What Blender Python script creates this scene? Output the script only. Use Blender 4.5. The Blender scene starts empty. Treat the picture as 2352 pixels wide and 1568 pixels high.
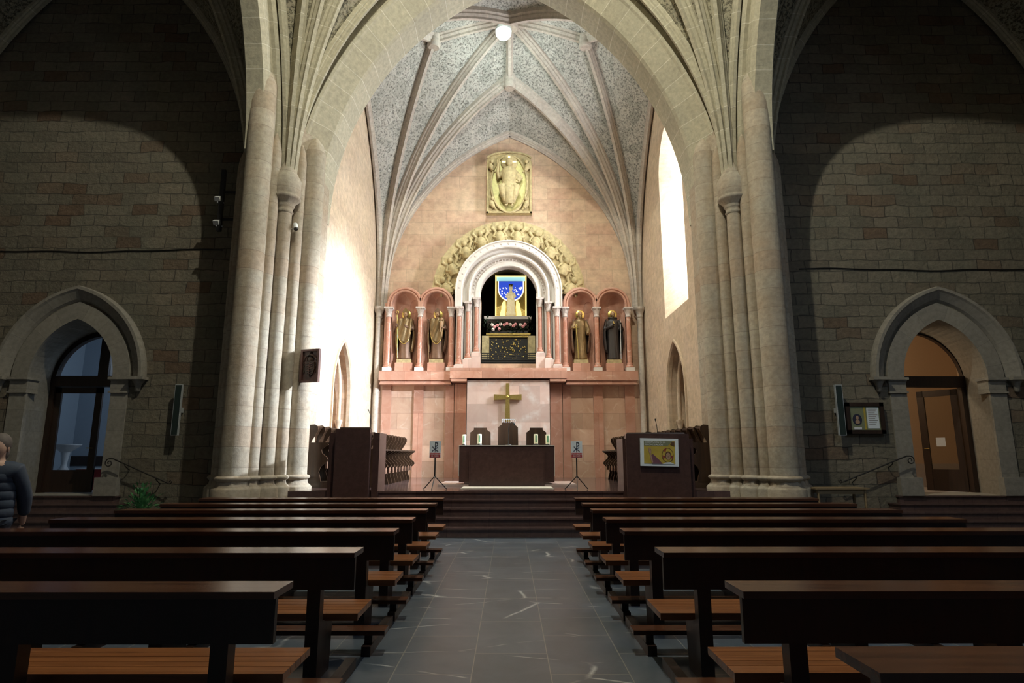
import bpy, bmesh, math, random
from mathutils import Vector, Matrix
from mathutils.geometry import tessellate_polygon
random.seed(7)
PI = math.pi
C = bpy.context.scene.collection
sc = bpy.context.scene
# ------------------------------------------------------------------ camera, world, lights, exposure
FPX, PITCH, EYE = 1400.0, math.atan(261 / 1400.0), 1.55
cam_data = bpy.data.cameras.new('camera')
cam_data.sensor_width = 36.0
cam_data.lens = 36.0 * FPX / 2352.0
cam_data.clip_end = 200
cam = bpy.data.objects.new('camera', cam_data)
cam.location = (0, 0, EYE)
cam.rotation_euler = (PI / 2 + PITCH, 0, -math.atan(6 / 1400.0))
C.objects.link(cam)
sc.camera = cam
w = bpy.data.worlds.new('world')
sc.world = w
w.use_nodes = True
w.node_tree.nodes['Background'].inputs[0].default_value = (0.55, 0.66, 0.85, 1)
w.node_tree.nodes['Background'].inputs[1].default_value = 0.035
sc.view_settings.view_transform = 'Standard'
sc.view_settings.look = 'None'
sc.view_settings.exposure = 0.0
sc.view_settings.gamma = 1.0
sc.view_settings.use_curve_mapping = False
sc.cycles.max_bounces = 6
sc.cycles.diffuse_bounces = 4
sc.cycles.glossy_bounces = 3
sc.cycles.sample_clamp_indirect = 4.0


def lamp(name, kind, loc, power, col, radius=0.1, target=None, spot=None, blend=0.5, size=None):
    L = bpy.data.lights.new(name, kind)
    L.energy = power
    L.color = col
    if kind in ('POINT', 'SPOT'):
        L.shadow_soft_size = radius
    if kind == 'SPOT':
        L.spot_size = math.radians(spot)
        L.spot_blend = blend
    if kind == 'AREA':
        L.shape = 'RECTANGLE'
        L.size, L.size_y = size
    o = bpy.data.objects.new(name, L)
    C.objects.link(o)
    o.location = loc
    if target is not None:
        o.rotation_euler = (Vector(target) - Vector(loc)).to_track_quat('-Z', 'Y').to_euler()
    return o


# flood lamp under the chancel keystone
lamp('chancel_lamp_light', 'SPOT', (-0.2, 17.55, 14.75), 2000, (0.92, 1.0, 0.93), 0.12, (0, 19.5, 0.0), 104, 0.9)
lamp('chancel_lamp_glow', 'POINT', (-0.2, 17.5, 14.75), 175, (0.80, 0.98, 0.95), 0.12)
# flood lamps of the crossing, hung above the frame
lamp('crossing_lamp_light', 'POINT', (0.3, 6.5, 17.0), 3600, (1.0, 0.97, 0.80), 0.10)
# unseen spots on the chancel side of the piers
lamp('left_wall_fill_light', 'SPOT', (4.2, 15.3, 6.2), 12500, (0.80, 0.89, 1.0), 0.15, (-4.85, 17.3, 3.2), 64, 0.8)  # added spot without a fixture, whitens the left chancel wall
lamp('altar_flood_light', 'SPOT', (-3.9, 15.4, 8.6), 110, (1.0, 0.93, 0.78), 0.15, (0.3, 21.6, 5.6), 62, 0.7)
lamp('altar_flood_light', 'SPOT', (3.9, 15.4, 8.6), 110, (1.0, 0.90, 0.74), 0.15, (-0.3, 21.6, 5.6), 62, 0.7)
# side daylight from the aisle windows outside the frame
lamp('aisle_daylight', 'AREA', (9.0, 4.0, 9.0), 160, (0.62, 0.78, 1.0), 0.1, (0, 8.0, 0), size=(1.6, 3.5))
# small lamps in the rooms beyond the doors
lamp('vestry_lamp_light', 'POINT', (-8.7, 17.6, 4.3), 75, (0.74, 0.86, 1.0), 0.2)
lamp('passage_lamp_light', 'POINT', (8.6, 17.4, 4.4), 90, (1.0, 0.84, 0.60), 0.2)


def at(x, y, d):
    """the point at depth d that the photograph shows at pixel x, y"""
    v = 784 - y
    s, c = math.sin(PITCH), math.cos(PITCH)
    Y, Z = FPX * c - v * s, FPX * s + v * c
    return Vector(((x - 1170) / Y * d, d, EYE + Z / Y * d))


# ------------------------------------------------------------------ materials
def _nt(name):
    m = bpy.data.materials.new(name)
    m.use_nodes = True
    nt = m.node_tree
    return m, nt, nt.nodes['Principled BSDF']


def N(nt, t, **kw):
    n = nt.nodes.new(t)
    for k, v in kw.items():
        if k in n.inputs:
            n.inputs[k].default_value = v
        else:
            setattr(n, k, v)
    return n


def c4(c):
    return (c[0], c[1], c[2], 1)


def plain(name, col, rough=0.6, metal=0.0, noise=0.15, scale=12, bump=0.0, emit=None, es=0):
    m, nt, b = _nt(name)
    L = nt.links.new
    b.inputs['Roughness'].default_value = rough
    b.inputs['Metallic'].default_value = metal
    tc = N(nt, 'ShaderNodeTexCoord')
    nz = N(nt, 'ShaderNodeTexNoise', Scale=scale, Detail=4)
    L(tc.outputs['Object'], nz.inputs['Vector'])
    mx = N(nt, 'ShaderNodeMixRGB')
    mx.inputs[1].default_value = c4([c * (1 - noise) for c in col])
    mx.inputs[2].default_value = c4([min(1, c * (1 + noise)) for c in col])
    L(nz.outputs['Fac'], mx.inputs[0])
    L(mx.outputs[0], b.inputs['Base Color'])
    if bump:
        bp = N(nt, 'ShaderNodeBump', Strength=bump, Distance=0.02)
        L(nz.outputs['Fac'], bp.inputs['Height'])
        L(bp.outputs[0], b.inputs['Normal'])
    if emit:
        b.inputs['Emission Color'].default_value = c4(emit)
        b.inputs['Emission Strength'].default_value = es
    return m


def ashlar(name, c1, c2, mortar, bw=0.55, bh=0.27, ms=0.008, warp=0.03, stain=(0.5, 0.5, 0.45), stain_amt=0.35,
           rough=0.85, bump=0.5, pit=0.0, offset=0.5, squash=1.0, nscale=9, msmooth=0.1, spots=None):
    m, nt, b = _nt(name)
    L = nt.links.new
    b.inputs['Roughness'].default_value = rough
    tc = N(nt, 'ShaderNodeTexCoord')
    n0 = N(nt, 'ShaderNodeTexNoise', Scale=1.6, Detail=3)
    L(tc.outputs['UV'], n0.inputs['Vector'])
    sub = N(nt, 'ShaderNodeVectorMath', operation='SUBTRACT')
    sub.inputs[1].default_value = (0.5, 0.5, 0.5)
    L(n0.outputs['Color'], sub.inputs[0])
    mul = N(nt, 'ShaderNodeVectorMath', operation='SCALE')
    mul.inputs['Scale'].default_value = warp * 2
    L(sub.outputs[0], mul.inputs[0])
    add = N(nt, 'ShaderNodeVectorMath', operation='ADD')
    L(tc.outputs['UV'], add.inputs[0])
    L(mul.outputs[0], add.inputs[1])
    br = N(nt, 'ShaderNodeTexBrick', Scale=1.0)
    br.offset = offset
    br.squash = squash
    br.squash_frequency = 3
    br.inputs['Brick Width'].default_value = bw
    br.inputs['Row Height'].default_value = bh
    br.inputs['Mortar Size'].default_value = ms
    br.inputs['Mortar Smooth'].default_value = msmooth
    br.inputs['Bias'].default_value = 0.0
    br.inputs['Color1'].default_value = c4(c1)
    br.inputs['Color2'].default_value = c4(c2)
    br.inputs['Mortar'].default_value = c4(mortar)
    L(add.outputs[0], br.inputs['Vector'])
    nz = N(nt, 'ShaderNodeTexNoise', Scale=nscale, Detail=8, Roughness=0.65)
    L(tc.outputs['UV'], nz.inputs['Vector'])
    big = N(nt, 'ShaderNodeTexNoise', Scale=0.9, Detail=4, Roughness=0.6)
    L(tc.outputs['UV'], big.inputs['Vector'])
    r1 = N(nt, 'ShaderNodeMapRange')
    r1.inputs['From Min'].default_value = 0.35
    r1.inputs['From Max'].default_value = 0.7
    r1.inputs['To Max'].default_value = stain_amt
    L(big.outputs['Fac'], r1.inputs['Value'])
    mx = N(nt, 'ShaderNodeMixRGB', blend_type='MIX')
    mx.inputs[2].default_value = c4(stain)
    L(r1.outputs[0], mx.inputs[0])
    L(br.outputs['Color'], mx.inputs[1])
    mv = N(nt, 'ShaderNodeMapRange')
    mv.inputs['From Min'].default_value = 0.25
    mv.inputs['From Max'].default_value = 0.75
    mv.inputs['To Min'].default_value = 0.72
    mv.inputs['To Max'].default_value = 1.22
    L(nz.outputs['Fac'], mv.inputs['Value'])
    vm = N(nt, 'ShaderNodeVectorMath', operation='SCALE')
    L(mx.outputs[0], vm.inputs[0])
    L(mv.outputs[0], vm.inputs['Scale'])
    out = vm.outputs[0]
    height = nz.outputs['Fac']
    if pit:
        v = N(nt, 'ShaderNodeTexNoise', Scale=pit, Detail=5, Roughness=0.75)
        L(tc.outputs['UV'], v.inputs['Vector'])
        rp = N(nt, 'ShaderNodeMapRange')
        rp.inputs['From Min'].default_value = 0.36
        rp.inputs['From Max'].default_value = 0.47
        rp.inputs['To Min'].default_value = 0.22
        rp.inputs['To Max'].default_value = 1.0
        L(v.outputs['Fac'], rp.inputs['Value'])
        v2 = N(nt, 'ShaderNodeVectorMath', operation='SCALE')
        L(out, v2.inputs[0])
        L(rp.outputs[0], v2.inputs['Scale'])
        out = v2.outputs[0]
        ad = N(nt, 'ShaderNodeMath', operation='ADD')
        L(height, ad.inputs[0])
        L(rp.outputs[0], ad.inputs[1])
        height = ad.outputs[0]
    if spots:
        # some blocks of another colour
        wn = N(nt, 'ShaderNodeTexBrick', Scale=1.0)
        wn.offset = offset
        wn.squash = squash
        wn.squash_frequency = 3
        for k, vv in (('Brick Width', bw), ('Row Height', bh), ('Mortar Size', 0.0), ('Bias', 0.0)):
            wn.inputs[k].default_value = vv
        wn.inputs['Color1'].default_value = (0, 0, 0, 1)
        wn.inputs['Color2'].default_value = (1, 1, 1, 1)
        L(add.outputs[0], wn.inputs['Vector'])
        rs = N(nt, 'ShaderNodeMapRange')
        rs.inputs['From Min'].default_value = 0.78
        rs.inputs['From Max'].default_value = 1.0
        L(wn.outputs['Color'], rs.inputs['Value'])
        sp = N(nt, 'ShaderNodeMixRGB', blend_type='MULTIPLY')
        sp.inputs[2].default_value = c4(spots)
        L(rs.outputs[0], sp.inputs[0])
        L(out, sp.inputs[1])
        out = sp.outputs[0]
    L(out, b.inputs['Base Color'])
    inv = N(nt, 'ShaderNodeMath', operation='MULTIPLY_ADD')
    inv.inputs[1].default_value = -1.2
    L(br.outputs['Fac'], inv.inputs[0])
    L(height, inv.inputs[2])
    bp = N(nt, 'ShaderNodeBump', Strength=bump, Distance=0.03)
    L(inv.outputs[0], bp.inputs['Height'])
    L(bp.outputs[0], b.inputs['Normal'])
    return m


def rubble(name, c1, c2, scale=3.0, joint=(0.4, 0.4, 0.38), rough=0.95, bump=0.9):
    m, nt, b = _nt(name)
    L = nt.links.new
    b.inputs['Roughness'].default_value = rough
    tc = N(nt, 'ShaderNodeTexCoord')
    n0 = N(nt, 'ShaderNodeTexNoise', Scale=3, Detail=3)
    L(tc.outputs['Object'], n0.inputs['Vector'])
    mxv = N(nt, 'ShaderNodeMixRGB')
    mxv.inputs[0].default_value = 0.16
    L(tc.outputs['Object'], mxv.inputs[1])
    L(n0.outputs['Color'], mxv.inputs[2])
    vo = N(nt, 'ShaderNodeTexVoronoi', Scale=scale, feature='DISTANCE_TO_EDGE')
    L(mxv.outputs[0], vo.inputs['Vector'])
    vc = N(nt, 'ShaderNodeTexVoronoi', Scale=scale)
    L(mxv.outputs[0], vc.inputs['Vector'])
    mx = N(nt, 'ShaderNodeMixRGB')
    mx.inputs[1].default_value = c4(c1)
    mx.inputs[2].default_value = c4(c2)
    sep = N(nt, 'ShaderNodeSeparateColor')
    L(vc.outputs['Color'], sep.inputs[0])
    L(sep.outputs[0], mx.inputs[0])
    rj = N(nt, 'ShaderNodeMapRange')
    rj.inputs['From Min'].default_value = 0.008
    rj.inputs['From Max'].default_value = 0.045
    L(vo.outputs['Distance'], rj.inputs['Value'])
    mj = N(nt, 'ShaderNodeMixRGB')
    mj.inputs[1].default_value = c4(joint)
    L(rj.outputs[0], mj.inputs[0])
    L(mx.outputs[0], mj.inputs[2])
    nz = N(nt, 'ShaderNodeTexNoise', Scale=scale * 5, Detail=8, Roughness=0.75)
    L(tc.outputs['Object'], nz.inputs['Vector'])
    rp = N(nt, 'ShaderNodeMapRange')
    rp.inputs['From Min'].default_value = 0.40
    rp.inputs['From Max'].default_value = 0.50
    rp.inputs['To Min'].default_value = 0.35
    rp.inputs['To Max'].default_value = 1.0
    L(nz.outputs['Fac'], rp.inputs['Value'])
    vs = N(nt, 'ShaderNodeVectorMath', operation='SCALE')
    L(mj.outputs[0], vs.inputs[0])
    L(rp.outputs[0], vs.inputs['Scale'])
    L(vs.outputs[0], b.inputs['Base Color'])
    ad = N(nt, 'ShaderNodeMath', operation='ADD')
    L(rp.outputs[0], ad.inputs[0])
    L(nz.outputs['Fac'], ad.inputs[1])
    bp = N(nt, 'ShaderNodeBump', Strength=bump, Distance=0.05)
    L(ad.outputs[0], bp.inputs['Height'])
    L(bp.outputs[0], b.inputs['Normal'])
    return m


def wood(name, c1, c2, rough=0.3, axis='x', scale=1.0, bump=0.05):
    m, nt, b = _nt(name)
    L = nt.links.new
    b.inputs['Roughness'].default_value = rough
    tc = N(nt, 'ShaderNodeTexCoord')
    mp = N(nt, 'ShaderNodeMapping')
    s = {'x': (0.8, 14, 14), 'y': (14, 0.8, 14), 'z': (14, 14, 0.8)}[axis]
    mp.inputs['Scale'].default_value = [k * scale for k in s]
    L(tc.outputs['Object'], mp.inputs['Vector'])
    nz = N(nt, 'ShaderNodeTexNoise', Scale=1.5, Detail=6, Roughness=0.6, Distortion=0.4)
    L(mp.outputs[0], nz.inputs['Vector'])
    cr = N(nt, 'ShaderNodeMapRange')
    cr.inputs['From Min'].default_value = 0.3
    cr.inputs['From Max'].default_value = 0.7
    L(nz.outputs['Fac'], cr.inputs['Value'])
    mx = N(nt, 'ShaderNodeMixRGB')
    mx.inputs[1].default_value = c4(c1)
    mx.inputs[2].default_value = c4(c2)
    L(cr.outputs[0], mx.inputs[0])
    L(mx.outputs[0], b.inputs['Base Color'])
    rr = N(nt, 'ShaderNodeMapRange')
    rr.inputs['To Min'].default_value = rough * 0.8
    rr.inputs['To Max'].default_value = rough * 1.4
    L(nz.outputs['Fac'], rr.inputs['Value'])
    L(rr.outputs[0], b.inputs['Roughness'])
    bp = N(nt, 'ShaderNodeBump', Strength=bump, Distance=0.01)
    L(nz.outputs['Fac'], bp.inputs['Height'])
    L(bp.outputs[0], b.inputs['Normal'])
    return m


def marble(name, c1, c2, vein, rough=0.25, tile=None, scale=2.0, vein_w=0.02, joint=(0.1, 0.1, 0.1), vs=1.2, amt=0.8, ms=0.004, warp=0.25, stretch=None, mask=(0.45, 0.6, 3.3)):
    """veined stone; tile = (width, height) of the slabs in metres"""
    m, nt, b = _nt(name)
    L = nt.links.new
    b.inputs['Roughness'].default_value = rough
    tc = N(nt, 'ShaderNodeTexCoord')
    nz = N(nt, 'ShaderNodeTexNoise', Scale=scale, Detail=9, Roughness=0.62, Distortion=0.6)
    L(tc.outputs['Object'], nz.inputs['Vector'])
    mr = N(nt, 'ShaderNodeMapRange')
    mr.inputs['From Min'].default_value = 0.3
    mr.inputs['From Max'].default_value = 0.7
    L(nz.outputs['Fac'], mr.inputs['Value'])
    mx = N(nt, 'ShaderNodeMixRGB')
    mx.inputs[1].default_value = c4(c1)
    mx.inputs[2].default_value = c4(c2)
    L(mr.outputs[0], mx.inputs[0])
    # veins: thin edges of a warped cell pattern, kept only in patches
    wv = N(nt, 'ShaderNodeMixRGB')
    wv.inputs[0].default_value = warp
    n2 = N(nt, 'ShaderNodeTexNoise', Scale=2.2, Detail=6)
    L(tc.outputs['Object'], n2.inputs['Vector'])
    if stretch:
        mp = N(nt, 'ShaderNodeMapping')
        mp.inputs['Scale'].default_value = stretch
        mp.inputs['Rotation'].default_value = (0, 0, 0.35)
        L(tc.outputs['Object'], mp.inputs['Vector'])
        L(mp.outputs[0], wv.inputs[1])
    else:
        L(tc.outputs['Object'], wv.inputs[1])
    L(n2.outputs['Color'], wv.inputs[2])
    vo = N(nt, 'ShaderNodeTexVoronoi', Scale=vs, feature='DISTANCE_TO_EDGE')
    L(wv.outputs[0], vo.inputs['Vector'])
    ve = N(nt, 'ShaderNodeMapRange')
    ve.inputs['From Min'].default_value = 0.0
    ve.inputs['From Max'].default_value = vein_w
    ve.inputs['To Min'].default_value = amt
    ve.inputs['To Max'].default_value = 0.0
    L(vo.outputs['Distance'], ve.inputs['Value'])
    n3 = N(nt, 'ShaderNodeTexNoise', Scale=mask[2], Detail=3)
    L(tc.outputs['Object'], n3.inputs['Vector'])
    r3 = N(nt, 'ShaderNodeMapRange')
    r3.inputs['From Min'].default_value = mask[0]
    r3.inputs['From Max'].default_value = mask[1]
    L(n3.outputs['Fac'], r3.inputs['Value'])
    mu = N(nt, 'ShaderNodeMath', operation='MULTIPLY')
    L(ve.outputs[0], mu.inputs[0])
    L(r3.outputs[0], mu.inputs[1])
    mv = N(nt, 'ShaderNodeMixRGB')
    mv.inputs[2].default_value = c4(vein)
    L(mu.outputs[0], mv.inputs[0])
    L(mx.outputs[0], mv.inputs[1])
    out = mv.outputs[0]
    if tile:
        br = N(nt, 'ShaderNodeTexBrick', Scale=1.0)
        br.offset = 0.5
        for k, vv in (('Brick Width', tile[0]), ('Row Height', tile[1]), ('Mortar Size', ms), ('Mortar Smooth', 0.1), ('Bias', 0.0)):
            br.inputs[k].default_value = vv
        br.inputs['Color1'].default_value = (0.8, 0.8, 0.8, 1)
        br.inputs['Color2'].default_value = (1.12, 1.12, 1.12, 1)
        br.inputs['Mortar'].default_value = (1, 1, 1, 1)
        L(tc.outputs['UV'], br.inputs['Vector'])
        ml = N(nt, 'ShaderNodeMixRGB', blend_type='MULTIPLY')
        ml.inputs[0].default_value = 1
        L(out, ml.inputs[1])
        L(br.outputs['Color'], ml.inputs[2])
        mj = N(nt, 'ShaderNodeMixRGB')
        mj.inputs[2].default_value = c4(joint)
        L(br.outputs['Fac'], mj.inputs[0])
        L(ml.outputs[0], mj.inputs[1])
        out = mj.outputs[0]
    L(out, b.inputs['Base Color'])
    return m


M = {}
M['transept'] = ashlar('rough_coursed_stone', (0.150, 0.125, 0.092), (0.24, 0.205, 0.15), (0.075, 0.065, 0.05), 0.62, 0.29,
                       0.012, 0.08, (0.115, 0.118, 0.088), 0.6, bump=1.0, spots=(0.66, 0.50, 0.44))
M['pier'] = ashlar('pier_stone', (0.36, 0.32, 0.25), (0.46, 0.42, 0.34), (0.25, 0.22, 0.18), 40, 0.43, 0.006, 0.01,
                   (0.36, 0.25, 0.16), 0.65, bump=0.35, spots=(0.80, 0.68, 0.60))
M['rib'] = ashlar('rib_stone', (0.42, 0.38, 0.28), (0.50, 0.46, 0.34), (0.66, 0.63, 0.52), 40, 0.55, 0.009, 0.02,
                  (0.36, 0.34, 0.26), 0.5, bump=0.3)
M['crib'] = ashlar('chancel_rib_stone', (0.48, 0.42, 0.36), (0.56, 0.50, 0.42), (0.62, 0.58, 0.50), 40, 0.6, 0.006, 0.02,
                   (0.42, 0.34, 0.30), 0.5, bump=0.3)
M['web'] = rubble('vault_rubble', (0.36, 0.32, 0.23), (0.48, 0.44, 0.31), 2.8, (0.40, 0.38, 0.28))
M['cweb'] = rubble('chancel_vault_rubble', (0.44, 0.43, 0.38), (0.60, 0.57, 0.51), 3.2, (0.60, 0.585, 0.53), bump=0.6)
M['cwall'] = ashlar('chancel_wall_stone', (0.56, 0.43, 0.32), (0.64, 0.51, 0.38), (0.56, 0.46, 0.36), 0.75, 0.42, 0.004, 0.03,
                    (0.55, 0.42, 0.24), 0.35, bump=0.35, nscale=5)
M['back'] = ashlar('pink_ashlar', (0.50, 0.31, 0.22), (0.60, 0.42, 0.30), (0.34, 0.25, 0.18), 0.95, 0.46, 0.006, 0.0,
                   (0.62, 0.50, 0.33), 0.45, bump=0.2, nscale=4)
M['doorstone'] = ashlar('door_stone', (0.25, 0.23, 0.195), (0.29, 0.265, 0.22), (0.18, 0.165, 0.14), 40, 0.5, 0.004, 0.0,
                        (0.24, 0.21, 0.18), 0.3, bump=0.2)
M['redmarble'] = marble('red_marble', (0.50, 0.24, 0.165), (0.60, 0.35, 0.26), (0.75, 0.55, 0.45), 0.35, (0.9, 2.2), 3, 0.02, (0.28, 0.11, 0.07), 1.6, 0.5)
M['redcol'] = marble('red_marble_column', (0.42, 0.17, 0.11), (0.55, 0.29, 0.21), (0.8, 0.65, 0.55), 0.3, None, 4, 0.03, vs=3, amt=0.6)
M['pinkslab'] = marble('pink_slabs', (0.55, 0.34, 0.24), (0.68, 0.48, 0.36), (0.78, 0.66, 0.55), 0.35, (1.3, 0.55), 1.8, 0.03, (0.30, 0.17, 0.12), 1.3, 0.5)
M['paleslab'] = marble('pale_pink_marble', (0.66, 0.47, 0.41), (0.76, 0.60, 0.54), (0.90, 0.86, 0.84), 0.25, (0.72, 0.62), 1.6, 0.10, (0.56, 0.40, 0.35), 1.1, 0.6)
M['white'] = marble('pale_limestone', (0.62, 0.56, 0.50), (0.70, 0.65, 0.60), (0.5, 0.42, 0.38), 0.6, None, 3, 0.01, amt=0.3)
M['whitecap'] = plain('capital_stone', (0.58, 0.50, 0.46), 0.7, noise=0.35, scale=30, bump=0.8)
M['carved'] = plain('carved_yellow_stone', (0.44, 0.35, 0.18), 0.75, noise=0.55, scale=9, bump=0.8)
M['gilt'] = plain('gilded_relief', (0.46, 0.42, 0.17), 0.5, noise=0.35, scale=10, bump=0.4, metal=0.25)
M['floor'] = marble('slate_floor', (0.058, 0.076, 0.100), (0.098, 0.120, 0.150), (0.55, 0.56, 0.56), 0.33, (0.95, 0.57), 2.4, 0.014, (0.22, 0.21, 0.19), 1.15, 0.85, ms=0.004, warp=0.10, stretch=(0.5, 1.7, 1), mask=(0.46, 0.56, 1.9))
M['brown'] = marble('brown_granite', (0.065, 0.036, 0.032), (0.095, 0.052, 0.045), (0.16, 0.1, 0.09), 0.22, (1.8, 5), 9, 0.004, (0.04, 0.02, 0.02), 2, 0.3)
M['brownfloor'] = marble('brown_granite_floor', (0.085, 0.052, 0.048), (0.125, 0.078, 0.070), (0.16, 0.1, 0.09), 0.12, (0.8, 0.8), 9, 0.004, (0.05, 0.03, 0.03), 2, 0.3)
M['pew'] = wood('pew_wood', (0.045, 0.017, 0.009), (0.095, 0.036, 0.017), 0.21, 'x')
M['pewdark'] = wood('pew_frame_wood', (0.014, 0.006, 0.004), (0.026, 0.011, 0.007), 0.38, 'z')
M['seatwood'] = wood('pew_seat_wood', (0.14, 0.045, 0.014), (0.28, 0.105, 0.034), 0.30, 'x')
M['stall'] = wood('stall_wood', (0.026, 0.014, 0.008), (0.055, 0.029, 0.015), 0.30, 'z')
M['doorwood'] = wood('door_wood', (0.018, 0.010, 0.007), (0.036, 0.018, 0.011), 0.4, 'z')
M['tablewood'] = wood('table_wood', (0.20, 0.14, 0.07), (0.28, 0.20, 0.11), 0.5, 'x')
M['plaquewood'] = wood('plaque_wood', (0.07, 0.03, 0.025), (0.13, 0.06, 0.045), 0.35, 'z')
M['gold'] = plain('gold_metal', (0.62, 0.45, 0.14), 0.35, metal=0.85, noise=0.3, scale=20, bump=0.3)
M['bronze'] = plain('gilt_bronze', (0.19, 0.125, 0.055), 0.42, metal=0.55, noise=0.5, scale=9, bump=0.3)
M['robe'] = plain('brown_gilt_robe', (0.16, 0.09, 0.055), 0.5, metal=0.25, noise=0.45, scale=7, bump=0.2)
M['darkrobe'] = plain('dark_robe', (0.035, 0.028, 0.026), 0.45, metal=0.1, noise=0.3, scale=7)
M['halo'] = plain('halo_gold', (0.70, 0.52, 0.16), 0.3, metal=0.8, noise=0.2)
M['skinst'] = plain('painted_face', (0.36, 0.22, 0.12), 0.5, metal=0.1)
M['black'] = plain('black_metal', (0.012, 0.011, 0.010), 0.4, noise=0.1)
M['iron'] = plain('wrought_iron', (0.02, 0.016, 0.013), 0.5, noise=0.2)
M['cloth'] = plain('white_cloth', (0.78, 0.76, 0.68), 0.9, noise=0.05)
M['rug'] = plain('cream_rug', (0.60, 0.55, 0.46), 0.95, noise=0.1, scale=60)
M['wax'] = plain('candle_wax', (0.72, 0.70, 0.50), 0.5, noise=0.05)
M['green'] = plain('green_paint', (0.10, 0.30, 0.16), 0.6)
M['paper'] = plain('white_board', (0.78, 0.84, 0.88), 0.7, noise=0.04)
M['sign_red'] = plain('red_panel', (0.42, 0.045, 0.045), 0.6, noise=0.05)
M['ink'] = plain('dark_ink', (0.02, 0.022, 0.05), 0.7, noise=0.05)
M['letter'] = plain('pale_lettering', (0.75, 0.75, 0.78), 0.7, noise=0.02)
M['lamp'] = plain('lamp_lens', (1, 1, 1), 0.4, emit=(0.80, 1.0, 0.93), es=40)
M['grey'] = plain('grey_housing', (0.45, 0.47, 0.48), 0.5)
M['whitep'] = plain('white_plastic', (0.75, 0.76, 0.76), 0.4)
M['speaker'] = plain('dark_green_grille', (0.012, 0.025, 0.022), 0.6)
M['leaf'] = plain('green_leaves', (0.06, 0.22, 0.07), 0.5, noise=0.4, scale=15)
M['darkleaf'] = plain('dark_foliage', (0.02, 0.045, 0.02), 0.6, noise=0.4)
M['pot'] = plain('clay_pot', (0.20, 0.10, 0.06), 0.8)
M['roomblue'] = plain('grey_blue_plaster', (0.40, 0.46, 0.52), 0.9, noise=0.05)
M['roomwarm'] = plain('warm_plaster', (0.56, 0.43, 0.30), 0.9, noise=0.05)
M['roomlow'] = plain('pale_wainscot', (0.45, 0.42, 0.40), 0.6, noise=0.05)
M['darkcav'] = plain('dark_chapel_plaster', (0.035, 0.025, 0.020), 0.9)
M['pane'] = plain('daylit_window_pane', (1, 1, 1), 0.5, emit=(0.90, 0.95, 1.0), es=95)


def glass(name):
    m, nt, b = _nt(name)
    b.inputs['Base Color'].default_value = (0.9, 0.93, 0.95, 1)
    b.inputs['Roughness'].default_value = 0.02
    b.inputs['Transmission Weight'].default_value = 1.0
    b.inputs['IOR'].default_value = 1.02
    return m


M['glass'] = glass('clear_glass')


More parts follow.
